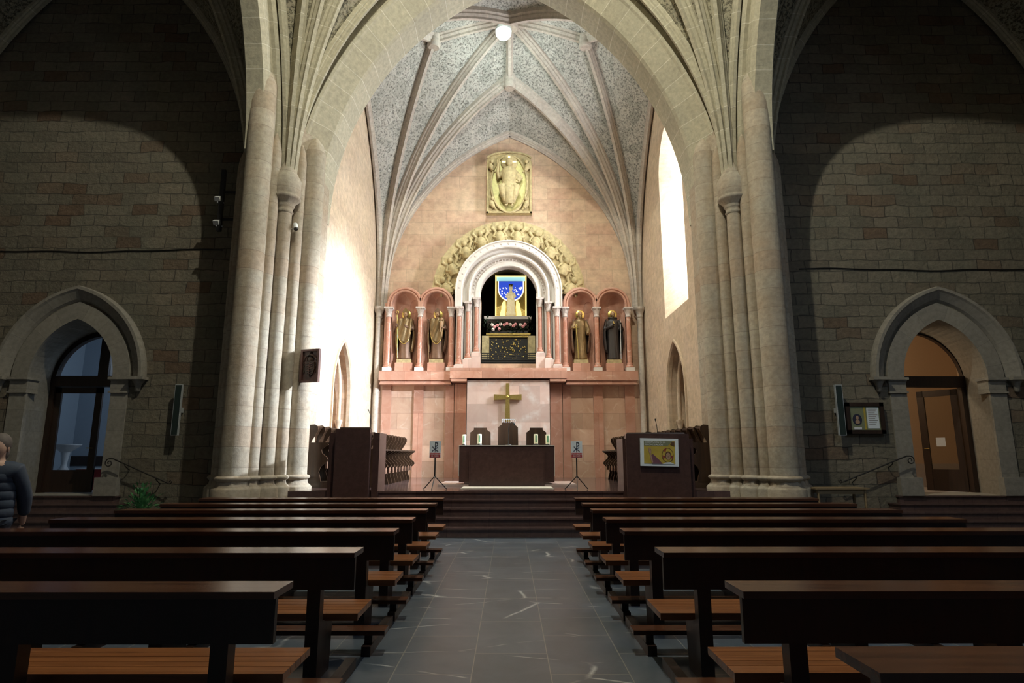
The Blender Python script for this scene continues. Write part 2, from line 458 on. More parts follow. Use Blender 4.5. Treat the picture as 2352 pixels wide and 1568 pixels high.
# ------------------------------------------------------------------ mesh builder
class MB:
    def __init__(s):
        s.v, s.f, s.u, s.sm = [], [], [], []

    def face(s, pts, uv=None, smooth=False):
        i = len(s.v)
        s.v.extend([tuple(p) for p in pts])
        s.f.append(tuple(range(i, i + len(pts))))
        if uv is None:
            a, b_, c = Vector(pts[0]), Vector(pts[1]), Vector(pts[2])
            n = (b_ - a).cross(c - a)
            ax = max(range(3), key=lambda k: abs(n[k]))
            uv = [((p[1], p[2]) if ax == 0 else (p[0], p[2]) if ax == 1 else (p[0], p[1])) for p in pts]
        s.u.append(uv)
        s.sm.append(smooth)

    def grid(s, rows, uvs=None, smooth=True, closed=False, flip=False):
        """rows of points; shared vertices"""
        n, k = len(rows), len(rows[0])
        i0 = len(s.v)
        for r in rows:
            s.v.extend([tuple(p) for p in r])
        for i in range(n - 1):
            for j in range(k if closed else k - 1):
                j2 = (j + 1) % k
                q = [(i, j), (i, j2), (i + 1, j2), (i + 1, j)]
                if flip:
                    q = q[::-1]
                s.f.append(tuple(i0 + a * k + b_ for a, b_ in q))
                if uvs:
                    uu = []
                    for a, b_ in q:
                        if closed and j2 == 0 and b_ == 0:
                            uu.append((uvs[a][k][0], uvs[a][k][1]))
                        else:
                            uu.append(uvs[a][b_])
                    s.u.append(uu)
                else:
                    s.u.append([(rows[a][b_][0] + rows[a][b_][1], rows[a][b_][2]) for a, b_ in q])
                s.sm.append(smooth)

    def box(s, x0, x1, y0, y1, z0, z1):
        p = [Vector((x, y, z)) for x in (x0, x1) for y in (y0, y1) for z in (z0, z1)]
        for q in ((0, 1, 3, 2), (4, 6, 7, 5), (0, 4, 5, 1), (2, 3, 7, 6), (0, 2, 6, 4), (1, 5, 7, 3)):
            s.face([p[i] for i in q])
        return s

    def obox(s, c, ax, ay, az, hx, hy, hz):
        """oriented box"""
        c, ax, ay, az = Vector(c), Vector(ax), Vector(ay), Vector(az)
        p = [c + ax * (hx * a) + ay * (hy * b_) + az * (hz * d) for a in (-1, 1) for b_ in (-1, 1) for d in (-1, 1)]
        for q in ((0, 1, 3, 2), (4, 6, 7, 5), (0, 4, 5, 1), (2, 3, 7, 6), (0, 2, 6, 4), (1, 5, 7, 3)):
            s.face([p[i] for i in q], [(0, 0), (1, 0), (1, 1), (0, 1)])
        return s

    def bar(s, a, b_, wd, ht=None, up=(0, 0, 1)):
        a, b_ = Vector(a), Vector(b_)
        t = (b_ - a)
        L = t.length
        t.normalize()
        sd = t.cross(Vector(up))
        if sd.length < 1e-4:
            sd = t.cross(Vector((1, 0, 0)))
        sd.normalize()
        n = sd.cross(t)
        return s.obox((a + b_) / 2, t, sd, n, L / 2, wd / 2, (ht or wd) / 2)

    def prism(s, poly, fn, d0, d1, smooth=False):
        """2D polygon extruded; fn(a, b, d) -> point"""
        n = len(poly)
        for d, rev in ((d0, True), (d1, False)):
            pp = poly[::-1] if rev else poly
            tri = tessellate_polygon([[Vector((a, b_, 0)) for a, b_ in pp]])
            for t in tri:
                s.face([fn(pp[i][0], pp[i][1], d) for i in t], [pp[i] for i in t])
        L = 0
        for i in range(n):
            a, b_ = poly[i], poly[(i + 1) % n]
            l = math.hypot(a[0] - b_[0], a[1] - b_[1])
            s.face([fn(a[0], a[1], d0), fn(b_[0], b_[1], d0), fn(b_[0], b_[1], d1), fn(a[0], a[1], d1)],
                   [(L, d0), (L + l, d0), (L + l, d1), (L, d1)], smooth)
            L += l
        return s

    def lathe(s, prof, c, seg=20, a0=0.0, a1=2 * PI, sx=1, sy=1, fold=None, rot=0):
        rows, uvs = [], []
        full = abs(a1 - a0 - 2 * PI) < 1e-5
        k = seg if full else seg + 1
        v = 0
        for i, (r, z) in enumerate(prof):
            if i:
                v += math.hypot(r - prof[i - 1][0], z - prof[i - 1][1])
            row, uv = [], []
            for j in range(seg + 1):
                a = a0 + (a1 - a0) * j / seg + rot
                rr = r * (1 + (fold(a, z) if fold else 0))
                if j < k:
                    row.append((c[0] + rr * math.cos(a) * sx, c[1] + rr * math.sin(a) * sy, c[2] + z))
                uv.append((a * max(p[0] for p in prof), c[2] + z if abs(prof[-1][1] - prof[0][1]) > 1.0 else v))
            rows.append(row)
            uvs.append(uv)
        s.grid(rows, uvs, True, full)
        for idx, fl in ((0, True), (len(rows) - 1, False)):
            if prof[idx][0] > 1e-3 and full:
                r = rows[idx][::-1] if fl else rows[idx]
                s.face(r, [(p[0], p[1]) for p in r])
        return s

    def tube(s, pts, r, seg=8, cap=True):
        pts = [Vector(p) for p in pts]
        rows, uvs = [], []
        prev = None
        L = 0
        for i, p in enumerate(pts):
            t = (pts[min(i + 1, len(pts) - 1)] - pts[max(i - 1, 0)]).normalized()
            if prev is None:
                n = t.orthogonal().normalized()
            else:
                n = (prev - t * prev.dot(t)).normalized()
            prev = n
            b_ = t.cross(n)
            rr = r[i] if isinstance(r, (list, tuple)) else r
            if i:
                L += (p - pts[i - 1]).length
            rows.append([p + (n * math.cos(2 * PI * j / seg) + b_ * math.sin(2 * PI * j / seg)) * rr for j in range(seg)])
            uvs.append([(j * 0.1, L) for j in range(seg + 1)])
        s.grid(rows, uvs, True, True)
        if cap:
            s.face(rows[0][::-1], [(0, 0)] * seg)
            s.face(rows[-1], [(0, 0)] * seg)
        return s

    def ball(s, c, r, sx=1, sy=1, sz=1, seg=14, rings=9):
        prof = [(max(1e-4, r * math.sin(PI * i / rings)), -r * math.cos(PI * i / rings) * sz) for i in range(rings + 1)]
        return s.lathe(prof, c, seg, sx=sx, sy=sy)

    def sweep(s, path, prof, side, smooth=False, closed_prof=True, caps=True, v0=0.0):
        """profile points (a along side, b along T x side) swept along a path"""
        path = [Vector(p) for p in path]
        rows, uvs = [], []
        L = v0
        pl = [0]
        k = len(prof)
        for j in range(k):
            a, b_ = prof[j], prof[(j + 1) % k]
            pl.append(pl[-1] + math.hypot(a[0] - b_[0], a[1] - b_[1]))
        for i, p in enumerate(path):
            t0 = (p - path[i - 1]).normalized() if i else None
            t1 = (path[i + 1] - p).normalized() if i < len(path) - 1 else None
            t = ((t0 or t1) + (t1 or t0)).normalized()
            S = Vector(side(i) if callable(side) else side).normalized()
            n = t.cross(S).normalized()
            m = 1.0
            if t0 and t1:
                m = 1 / max(0.5, t.dot(t1))
            if i:
                L += (p - path[i - 1]).length
            rows.append([p + S * a + n * (b_ * m) for a, b_ in prof])
            uvs.append([(pl[j], L) for j in range(k + 1)])
        s.grid(rows, uvs, smooth, closed_prof)
        if caps and closed_prof:
            for r in (rows[0][::-1], rows[-1]):
                tri = tessellate_polygon([[Vector((a, b_, 0)) for a, b_ in (prof[::-1] if r is not rows[-1] else prof)]])
                for t in tri:
                    s.face([r[i] for i in t], [(0, 0)] * 3)
        return s

    def build(s, name, mat, parent=None, loc=None, shade=None):
        me = bpy.data.meshes.new(name)
        me.from_pydata(s.v, [], s.f)
        uvl = me.uv_layers.new(name='UVMap')
        flat = [c for f in s.u for uv in f for c in uv[:2]]
        uvl.data.foreach_set('uv', flat)
        me.polygons.foreach_set('use_smooth', s.sm)
        me.materials.append(M[mat] if isinstance(mat, str) else mat)
        me.validate()
        me.update()
        o = bpy.data.objects.new(name, me)
        C.objects.link(o)
        if parent is not None:
            o.parent = parent
        if loc is not None:
            o.location = loc
        return o


def tag(o, label, cat, group=None):
    o['label'] = label
    o['category'] = cat
    if group:
        o['group'] = group
    return o


def thing(name, label, cat, loc=(0, 0, 0), rz=0, group=None):
    o = bpy.data.objects.new(name, None)
    o.empty_display_size = 0.1
    C.objects.link(o)
    o.location = loc
    o.rotation_euler = (0, 0, rz)
    return tag(o, label, cat, group)


def struct(o):
    o['kind'] = 'structure'
    return o


def copy_tree(o, parent=None):
    c = o.copy()
    C.objects.link(c)
    c.parent = parent
    for ch in [k for k in KIDS.get(o.name, [])]:
        copy_tree(ch, c)
    return c


KIDS = {}


def index_kids(o):
    ks = [k for k in C.objects if k.parent == o]
    KIDS[o.name] = ks
    for k in ks:
        index_kids(k)


def text_mesh(name, body, size, mat, parent, loc, rot=(PI / 2, 0, 0), align='CENTER', depth=0.002, sx=1.0):
    cu = bpy.data.curves.new(name, 'FONT')
    cu.body = body
    cu.size = size
    cu.extrude = depth
    cu.align_x = align
    cu.space_line = 0.9
    tmp = bpy.data.objects.new(name + '_tmp', cu)
    C.objects.link(tmp)
    dg = bpy.context.evaluated_depsgraph_get()
    me = bpy.data.meshes.new_from_object(tmp.evaluated_get(dg))
    bpy.data.objects.remove(tmp)
    me.materials.clear()
    me.materials.append(M[mat])
    o = bpy.data.objects.new(name, me)
    C.objects.link(o)
    o.parent = parent
    o.location = loc
    o.rotation_euler = rot
    o.scale = (sx, 1, 1)
    return o


def arc_half(L, h, n=14):
    """(distance, height) from the springing to the crown, pointed"""
    if h >= L * 0.999:
        R = (L * L + h * h) / (2 * L)
        fm = math.acos(max(-1, (R - L) / R))
        return [(R - R * math.cos(fm * i / n), R * math.sin(fm * i / n)) for i in range(n + 1)]
    return [(L * (1 - math.cos(PI / 2 * i / n)), h * math.sin(PI / 2 * i / n)) for i in range(n + 1)]


def arch_line(cx, a, zs, za, n=14):
    """pointed arch from the left springing over the crown to the right one"""
    h = arc_half(a, za - zs, n)
    left = [(cx - a + d, zs + z) for d, z in h]
    right = [(cx + a - d, zs + z) for d, z in h][::-1][1:]
    return left + right


def round_line(cx, r, zc, n=24, over=0.0):
    return [(cx - r * math.cos(-over + (PI + 2 * over) * i / n), zc + r * math.sin(-over + (PI + 2 * over) * i / n)) for i in range(n + 1)]


def panel_with_holes(mb, outer, holes, fn):
    """flat wall with openings"""
    loops = [outer] + holes
    tri = tessellate_polygon([[Vector((a, b_, 0)) for a, b_ in l] for l in loops])
    flat = [p for l in loops for p in l]
    for t in tri:
        mb.face([fn(*flat[i]) for i in t], [flat[i] for i in t])
# ------------------------------------------------------------------ the building
TW = 14.7          # front plane of the wall beside the chancel
CW = 4.85          # half width of the chancel
CB = 21.65         # back wall of the chancel
PZ = 0.79          # presbytery floor
SILL = 0.62        # side door sills
XZ = lambda y: (lambda a, b_: (a, y, b_))

mb = MB()
mb.box(-15, 15, -4, 13.2, -0.3, 0)
mb.box(-15, 15, 13.2, 15.2, -0.3, 0)
mb.u = [[(b_ * 1.0, a + 0.27) for a, b_ in f] for f in mb.u]
struct(mb.build('floor', 'floor'))

# presbytery with its five steps; the side wings carry the pulpits
mb = MB()
pres = [(12.12, 0.175), (12.45, 0.330), (12.79, 0.485), (13.12, 0.638), (13.46, PZ)]
for i, (y, z) in enumerate(pres):
    x = 2.85
    y1 = pres[i + 1][0] if i < 4 else 22.0
    mb.box(-x, x, y + 0.02, y1 + 0.02 if i < 4 else y1, 0, z - 0.035)
    mb.box(-x, x, y, y1 + 0.03 if i < 4 else y1, z - 0.035, z)
for s in (-1, 1):
    a, b_ = sorted((s * 2.85, s * 4.75))
    mb.box(a, b_, 12.75, 13.46, 0, 0.638)
    mb.box(a, b_, 13.46, 22.0, 0, PZ)
st = thing('presbytery_steps', 'five dark brown polished granite steps rising to the altar floor', 'steps')
mb.build('treads', 'brownfloor', st)

# side walls beside the chancel with the pointed doorways
DX, DA, DS, DZ = 10.6, 1.02, 3.40, 4.84
for s, nm in ((-1, 'wall_left'), (1, 'wall_right')):
    mb = MB()
    cx = s * DX
    hole = [(cx - DA, SILL)] + arch_line(cx, DA, DS, DZ) + [(cx + DA, SILL)]
    x0, x1 = sorted((s * 6.2, s * 15.0))
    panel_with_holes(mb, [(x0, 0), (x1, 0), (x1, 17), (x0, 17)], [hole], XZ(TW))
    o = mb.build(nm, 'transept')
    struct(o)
    # splayed reveal of the doorway
    mb = MB()
    deep = [(cx - 1.36, SILL)] + arch_line(cx, 1.36, 3.42, 4.78) + [(cx + 1.36, SILL)]
    L = 0
    for i in range(len(hole) - 1):
        a, b_, c_, d_ = hole[i], hole[i + 1], deep[i + 1], deep[i]
        l = math.hypot(a[0] - b_[0], a[1] - b_[1])
        mb.face([(a[0], TW, a[1]), (b_[0], TW, b_[1]), (c_[0], TW + 1.25, c_[1]), (d_[0], TW + 1.25, d_[1])],
                [(0, L), (0, L + l), (1.25, L + l), (1.25, L)])
        L += l
    mb.box(cx - 1.5, cx + 1.5, TW, TW + 1.3, SILL - 0.3, SILL)
    mb.build('door_reveal', 'doorstone', o)
    # outer side aisle wall
    mb = MB()
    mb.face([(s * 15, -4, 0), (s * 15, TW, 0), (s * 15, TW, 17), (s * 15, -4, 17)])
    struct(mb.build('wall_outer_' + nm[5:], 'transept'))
    # ring of voussoirs, hood mould and imposts
    dn = 'left' if s < 0 else 'right'
    dt = thing('pointed_door_arch', 'pointed stone door surround with hood mould around the ' +
               ('dark glazed double door' if s < 0 else 'open door to the warmly lit passage'), 'arch', (cx, TW, SILL))
    R = lambda pts: [(x - cx, y - TW, z - SILL) for x, y, z in pts]
    mb = MB()
    path = [(x, TW, z) for x, z in arch_line(cx, DA, DS, DZ, 18)]
    mb.sweep(R(path), [(0.02, 0), (-0.05, 0), (-0.05, 0.40), (0.02, 0.40)], (0, 1, 0))
    mb.build('voussoir_ring', 'doorstone', dt)
    mb = MB()
    path = [(x, TW, z) for x, z in arch_line(cx, DA + 0.50, DS - 0.02, DZ + 0.52, 18)]
    mb.sweep(R(path), [(0.02, -0.06), (-0.06, 0.0), (-0.16, 0.16), (-0.20, 0.20), (-0.20, 0.27), (-0.08, 0.30), (0.02, 0.30)], (0, 1, 0))
    mb.build('hood_mould', 'doorstone', dt)
    for q in (-1, 1):
        mb = MB()
        x = q * (DA + 0.65)
        z = DS - SILL
        mb.box(x - 0.20, x + 0.20, -0.24, 0.02, z - 0.07, z)
        mb.lathe([(0.02, -0.36), (0.06, -0.34), (0.07, -0.22), (0.10, -0.14), (0.15, -0.07)], (x, -0.06, z), 12)
        mb.build('corbel', 'doorstone', dt)
        mb = MB()
        a, b_ = sorted((q * (DA - 0.04), q * (DA + 0.42)))
        mb.box(a - 0.02, b_ + 0.02, -0.12, 0.3, z - 0.06, z)
        mb.box(a + 0.01, b_ - 0.01, -0.08, 0.3, z - 0.09, z - 0.06)
        mb.box(a + 0.02, b_ - 0.02, -0.05, 0.3, z - 0.34, z - 0.09)
        mb.box(a, b_, -0.09, 0.3, z - 0.38, z - 0.34)
        mb.build('impost', 'doorstone', dt)
        mb = MB()
        mb.box(a + 0.04, b_ - 0.02, -0.04, 0.02, 0.4, z - 0.38)
        mb.box(a - 0.02, b_ + 0.04, -0.16, 0.02, 0.0, 0.42)
        mb.build('jamb', 'doorstone', dt)

# stairs to the doors (three-sided)
for s in (-1, 1):
    mb = MB()
    cx = s * DX
    for i in range(4):
        z = SILL - i * 0.155
        e = i * 0.34
        mb.box(cx - 1.5 - e * 0.6 - (2.0 if s > 0 else 2.0) * (s < 0), cx + 1.5 + e * 0.6 + 2.0 * (s > 0), TW - 0.10 - e, TW - 0.001, 0, z - 0.03)
        mb.box(cx - 1.53 - e * 0.6 - 2.0 * (s < 0), cx + 1.53 + e * 0.6 + 2.0 * (s > 0), TW - 0.13 - e, TW - 0.001, z - 0.03, z)
    o = mb.build('door_steps', 'brownfloor')
    tag(o, 'dark stone steps climbing to the ' + ('glazed double door' if s < 0 else 'open door of the lit passage'), 'steps')

# chancel walls
WY0, WY1, WSP, WAP, WSL = 16.0, 18.5, 10.3, 11.75, 5.72   # window opening
NY0, NY1, NSP, NAP = 16.65, 18.6, 3.3, 4.85               # wall niche
for s, nm in ((-1, 'wall_chancel_left'), (1, 'wall_chancel_right')):
    fn = (lambda S: (lambda a, b_: (S * CW, a, b_)))(s)
    niche = [(NY0, PZ)] + arch_line((NY0 + NY1) / 2, (NY1 - NY0) / 2, NSP, NAP) + [(NY1, PZ)]
    holes = [niche]
    if s > 0:
        win = [(WY0, WSL)] + arch_line((WY0 + WY1) / 2, (WY1 - WY0) / 2, WSP, WAP) + [(WY1, WSL)]
        holes.append(win)
    mb = MB()
    panel_with_holes(mb, [(14.6, 0), (22.0, 0), (22.0, 17), (14.6, 17)], holes, fn)
    wl = mb.build(nm, 'cwall')
    struct(wl)
    # the niche recess with a moulded order
    mb = MB()
    n = len(niche)
    dp = 0.75
    L = 0
    for i in range(n - 1):
        a, b_ = niche[i], niche[i + 1]
        l = math.hypot(a[0] - b_[0], a[1] - b_[1])
        mb.face([(s * CW, a[0], a[1]), (s * CW, b_[0], b_[1]), (s * (CW + dp), b_[0], b_[1]), (s * (CW + dp), a[0], a[1])],
                [(0, L), (0, L + l), (dp, L + l), (dp, L)])
        L += l
    panel_with_holes(mb, niche, [], (lambda S: (lambda a, b_: (S * (CW + dp), a, b_)))(s))
    mb.build('niche_recess', 'back' if s < 0 else 'cwall', wl)
    mb = MB()
    cyy = (NY0 + NY1) / 2
    path = [(s * CW, NY0, PZ)] + [(s * CW, a, b_) for a, b_ in arch_line(cyy, (NY1 - NY0) / 2, NSP, NAP, 16)] + [(s * CW, NY1, PZ)]
    mb.sweep(path, [(s * 0.05, 0.06), (s * 0.05, 0.0), (0, -0.03), (-s * 0.10, -0.03), (-s * 0.10, 0.06)], (-1, 0, 0))
    mb.tube([(x + s * 0.30, y + (0.10 if y < cyy else -0.10), z - 0.08) for x, y, z in path], 0.06, 8)
    mb.tube([(x + s * 0.52, y + (0.13 if y < cyy else -0.13), z - 0.12) for x, y, z in path], 0.05, 8)
    mb.build('niche_moulding', 'cwall', wl)
    for yy in (NY0 + 0.10, NY1 - 0.10):
        mb = MB()
        mb.lathe([(0.06, -0.3), (0.07, -0.26), (0.06, -0.22), (0.10, -0.05), (0.12, 0), (0.12, 0.05)], (s * (CW + 0.30), yy, 2.55), 12)
        mb.build('niche_capital', 'cwall', wl)
    if s > 0:
        # splayed embrasure, sill and glazed light
        outw = [(16.85, WSL + 0.9)] + arch_line(17.25, 0.4, 10.2, 10.9) + [(17.65, WSL + 0.9)]
        mb = MB()
        L = 0
        for i in range(len(win)):
            j = (i + 1) % len(win)
            a, b_, c_, d_ = win[i], win[j], outw[j], outw[i]
            l = math.hypot(a[0] - b_[0], a[1] - b_[1])
            mb.face([(CW, a[0], a[1]), (CW, b_[0], b_[1]), (CW + 1.35, c_[0], c_[1]), (CW + 1.35, d_[0], d_[1])],
                    [(0, L), (0, L + l), (1.35, L + l), (1.35, L)])
            L += l
        mb.build('window_embrasure', 'cwall', wl)
        mb = MB()
        panel_with_holes(mb, outw, [], lambda a, b_: (CW + 1.34, a, b_))
        wo = mb.build('window_1', 'pane')
        struct(wo)

mb = MB()
RX, RT, RB_, RSP = 0, 0, 0, 0
# back wall with the opening of the shrine
PC = at(1168, 678, 21.5)
PX, PZc = PC.x, PC.z
orx = 1.02
SZ = at(1168, 835, 21.65).z     # sill of the shrine opening
shr = [(PX - orx, SZ)] + round_line(PX, orx, PZc, 20, 0.25) + [(PX + orx, SZ)]
panel_with_holes(mb, [(-5.2, 0), (5.2, 0), (5.2, 17), (-5.2, 17)], [shr], XZ(CB))
wb = mb.build('wall_back', 'back')
struct(wb)

# chancel vault and crossing vault ------------------------------------------------
RIBP = [(-0.13, -0.10), (-0.13, 0.05), (-0.09, 0.09), (-0.09, 0.14), (-0.045, 0.20), (-0.045, 0.27), (0.045, 0.27),
        (0.045, 0.20), (0.09, 0.14), (0.09, 0.09), (0.13, 0.05), (0.13, -0.10)]
RIBB = [(a * 0.95, b_ * 1.15) for a, b_ in RIBP]


def rib_curve(S, T, n=20):
    S, T = Vector(S), Vector(T)
    d = Vector((T.x - S.x, T.y - S.y, 0))
    L = d.length
    d.normalize()
    return [Vector((S.x + d.x * r, S.y + d.y * r, S.z + z)) for r, z in arc_half(L, T.z - S.z, n)], d


def make_vault(x0, x1, y0, y1, zs, zc, boss, wx, wy, webm, ribm, prof, corners=None, n=20, wy_front=None, zs_front=None, skip_wall=()):
    """boss: None or (dx, dy, z) distances of the secondary keystones from the centre; wx, wy heights of the wall arch crowns"""
    cx, cy = (x0 + x1) / 2, (y0 + y1) / 2
    top = Vector((cx, cy, zc))
    web = MB()
    ribs = []
    for sx in (-1, 1):
        for sy in (-1, 1):
            if corners and (sx, sy) not in corners:
                continue
            S = (x0 if sx < 0 else x1, y0 if sy < 0 else y1, zs if sy > 0 or zs_front is None else zs_front)
            tg = [((x0 if sx < 0 else x1), cy, wx)]
            if boss:
                tg.append((cx + sx * boss[0], cy, boss[2]))
            tg.append(tuple(top))
            if boss:
                tg.append((cx, cy + sy * boss[1], boss[3] if len(boss) > 3 else boss[2]))
            tg.append((cx, (y0 if sy < 0 else y1), wy if sy > 0 or wy_front is None else wy_front))
            cur = [rib_curve(S, t, n) for t in tg]
            for i in range(len(cur) - 1):
                a, b_ = cur[i][0], cur[i + 1][0]
                k = 6
                rows = [[a[j].lerp(b_[j], q / k) for q in range(k + 1)] for j in range(n + 1)]
                web.grid(rows, [[(q * 0.4, j * 0.4) for q in range(k + 1)] for j in range(n + 1)], True)
            for i, (c_, d) in enumerate(cur):
                wall = i in (0, len(cur) - 1)
                if wall and ((i == 0 and 'x' in skip_wall) or (i and 'y' in skip_wall)):
                    continue
                ribs.append((c_, (d.y, -d.x, 0), wall))
    cl = web.build('ceiling', webm)
    struct(cl)
    for c_, sd, wall in ribs:
        mb = MB()
        mb.sweep(c_, [(a * (0.8 if wall else 1), b_ * (0.6 if wall else 1)) for a, b_ in prof], sd)
        mb.build('rib', ribm, cl)
    # ridge ribs and keystones
    pts = [top]
    if boss:
        for p in ((cx - boss[0], cy, boss[2]), (cx + boss[0], cy, boss[2]), (cx, cy - boss[1], boss[2]), (cx, cy + boss[1], boss[3] if len(boss) > 3 else boss[2])):
            if corners and p[1] < cy - 0.1:
                continue
            p = Vector(p)
            pts.append(p)
            d = (p - top)
            mb = MB()
            mb.sweep([top.lerp(p, q / 6) + Vector((0, 0, 0.06 * math.sin(PI * q / 6))) for q in range(7)], [(a, -b_) for a, b_ in prof], (-d.y, d.x, 0))
            mb.build('ridge_rib', ribm, cl)
    for i, p in enumerate(pts):
        mb = MB()
        r = 0.30 if i == 0 else 0.22
        mb.lathe([(r * 0.8, -0.45), (r, -0.40), (r, -0.30), (r * 0.9, -0.26), (r, -0.2), (r, 0.1)], p, 12)
        mb.build('keystone', ribm, cl)
    return cl


make_vault(-CW + 0.1, CW - 0.1, 15.05, CB - 0.02, 6.75, 16.15, (2.55, 1.55, 15.45, 14.95), 13.3, 13.75, 'cweb', 'crib',
           [(a * 1.05, b_ * 1.05) for a, b_ in RIBP], wy_front=15.7, zs_front=10.3)
make_vault(-5.42, 5.42, 3.1, 13.80, 7.66, 18.2, (2.7, 2.8, 17.6), 16.7, 15.9, 'web', 'rib', RIBB)
for s in (-1, 1):
    a, b_ = sorted((s * 6.45, s * 14.8))
    make_vault(a, b_, 3.4, 14.55, 7.7, 17.2, None, 15.4, 15.4, 'web', 'rib', RIBP)

# great arches on the piers
CHP = [(0.85, 0.0), (0.05, 0.0), (-0.05, 0.04), (-0.40, 0.46), (-0.46, 0.50), (-0.50, 0.56), (-0.44, 0.62), (-0.50, 0.70),
       (-0.50, 1.25), (0.85, 1.25)]
mb = MB()
mb.sweep([(x, 14.55, z) for x, z in arch_line(0, 4.80, 7.55, 14.76, 26)], CHP, (0, 1, 0))
o = mb.build('chancel_arch', 'rib')
tag(o, 'great pointed stone arch framing the chancel between the clustered piers', 'arch')
for s in (-1, 1):
    mb = MB()
    SP = [(-0.27, 0.14), (-0.20, 0.0), (0.20, 0.0), (0.27, 0.14), (0.27, 0.42), (0.36, 0.42), (0.42, 0.50), (0.42, 0.95), (0.5, 1.0), (0.5, 2.6), (-0.5, 2.6), (-0.5, 1.0), (-0.42, 0.95), (-0.42, 0.50), (-0.36, 0.42), (-0.27, 0.42)]
    mb.sweep([(s * 5.92, y, z) for y, z in arch_line(8.15, 4.88, 8.5, 14.9, 22)], SP, (-1, 0, 0))
    o = mb.build('arcade_arch', 'rib')
    tag(o, 'pointed arcade arch springing toward the nave from the pier ' +
        ('with the carved wooden plaque' if s < 0 else 'beside the framed notice'), 'arch')

# clustered piers
SHAFTS = [(-5.82, 13.16, 0.29, 10.2, 'big'), (-5.55, 13.42, 0.145, 8.6, 'thin'), (-5.33, 13.66, 0.165, 7.30, 'cap'),
          (-5.13, 13.98, 0.13, 8.6, 'thin'), (-4.92, 14.32, 0.265, 9.0, 'big'),
          (-6.28, 13.55, 0.12, 8.4, 'thin'), (-6.50, 13.90, 0.13, 8.4, 'thin'), (-6.68, 14.28, 0.12, 8.4, 'thin')]
for s in (-1, 1):
    pr = thing('clustered_pier', 'tall clustered stone pier of round shafts ' +
               ('carrying the carved wooden plaque and the white camera' if s < 0 else 'beside the small wooden table'), 'pier', (s * 5.6, 13.9, 0))
    ox, oy = s * 5.6, 13.9
    mb = MB()
    poly = [(-4.75, 14.62), (-4.98, 14.2), (-5.25, 13.90), (-5.42, 13.66), (-5.7, 13.42), (-5.95, 13.36), (-6.25, 13.62), (-6.45, 13.95), (-6.72, 14.3), (-6.9, 14.75), (-6.9, 15.1), (-4.75, 15.1)]
    poly = [((x if s < 0 else -x) - ox, y - oy) for x, y in poly]
    if s < 0:
        poly = poly[::-1]
    mb.prism(poly, lambda a, b_, d: (a, b_, d), 0.3, 17.0)
    for i in range(len(mb.u)):   # course joints follow the height
        mb.u[i] = [(u[0], u[1]) for u in mb.u[i]]
    mb.build('core', 'pier', pr)
    for x, y, r, top, kind in SHAFTS:
        X = (x if s < 0 else -x) - ox
        mb = MB()
        if kind == 'cap':
            mb.lathe([(r, 1.10), (r, 7.28)], (X, y - oy, 0), 20)
        else:
            mb.lathe([(r, 1.10), (r, top), (r * 0.75, top + 0.25), (0.02, top + 0.5)], (X, y - oy, 0), 20)
        sh = mb.build('shaft', 'pier', pr)
        mb = MB()
        b0 = r + 0.12
        mb.lathe([(b0, 0.5), (b0, 0.84), (b0 * 0.97, 0.86), (r + 0.03, 0.93), (r + 0.015, 1.03)], (X, y - oy, 0), 8, rot=PI / 8)
        mb.lathe([(r, 1.00), (r + 0.05, 1.03), (r + 0.075, 1.065), (r + 0.05, 1.10), (r, 1.12)], (X, y - oy, 0), 20)
        mb.build('base', 'pier', pr)
        if kind == 'cap':
            mb = MB()
            mb.lathe([(r, 7.16), (r + .035, 7.20), (r + .01, 7.24), (r + 0.02, 7.30), (r + 0.06, 7.36), (r + 0.05, 7.40), (r + 0.15, 7.50), (r + .19, 7.54), (r + 0.15, 7.58),
                      (r + 0.17, 7.62), (r + 0.17, 8.0), (r, 8.3), (0.05, 8.6)], (X, y - oy, 0), 20)
            cp = mb.build('capital', 'pier', pr)
    mb = MB()
    mb.prism([((x if s < 0 else -x) - ox, y - oy) for x, y in [(-4.5, 14.6), (-4.62, 14.05), (-5.15, 13.45), (-5.55, 12.85), (-6.1, 12.8), (-6.5, 13.35), (-6.95, 14.4), (-6.95, 14.7)][::(1 if s > 0 else -1)]],
             lambda a, b_, d: (a, b_, d), 0, 0.56)
    mb.build('plinth', 'pier', pr)

# slender corner shafts at the back of the chancel
for s in (-1, 1):
    t = thing('corner_shaft', 'slender round shaft with small capital in the ' + ('bright left' if s < 0 else 'right') + ' corner of the apse wall', 'column',
              (s * 4.68, 21.35, PZ))
    MB().lathe([(0.10, 0.3), (0.10, 5.65)], (0, 0, 0), 14).build('shaft', 'crib', t)
    MB().lathe([(0.17, 0), (0.17, 0.2), (0.13, 0.26), (0.15, 0.3), (0.10, 0.34)], (0, 0, 0), 14).build('base', 'crib', t)
    MB().lathe([(0.10, 5.6), (0.13, 5.63), (0.11, 5.67), (0.12, 5.75), (0.19, 5.88), (0.21, 5.9), (0.21, 5.99)], (0, 0, 0), 14).build('capital', 'crib', t)

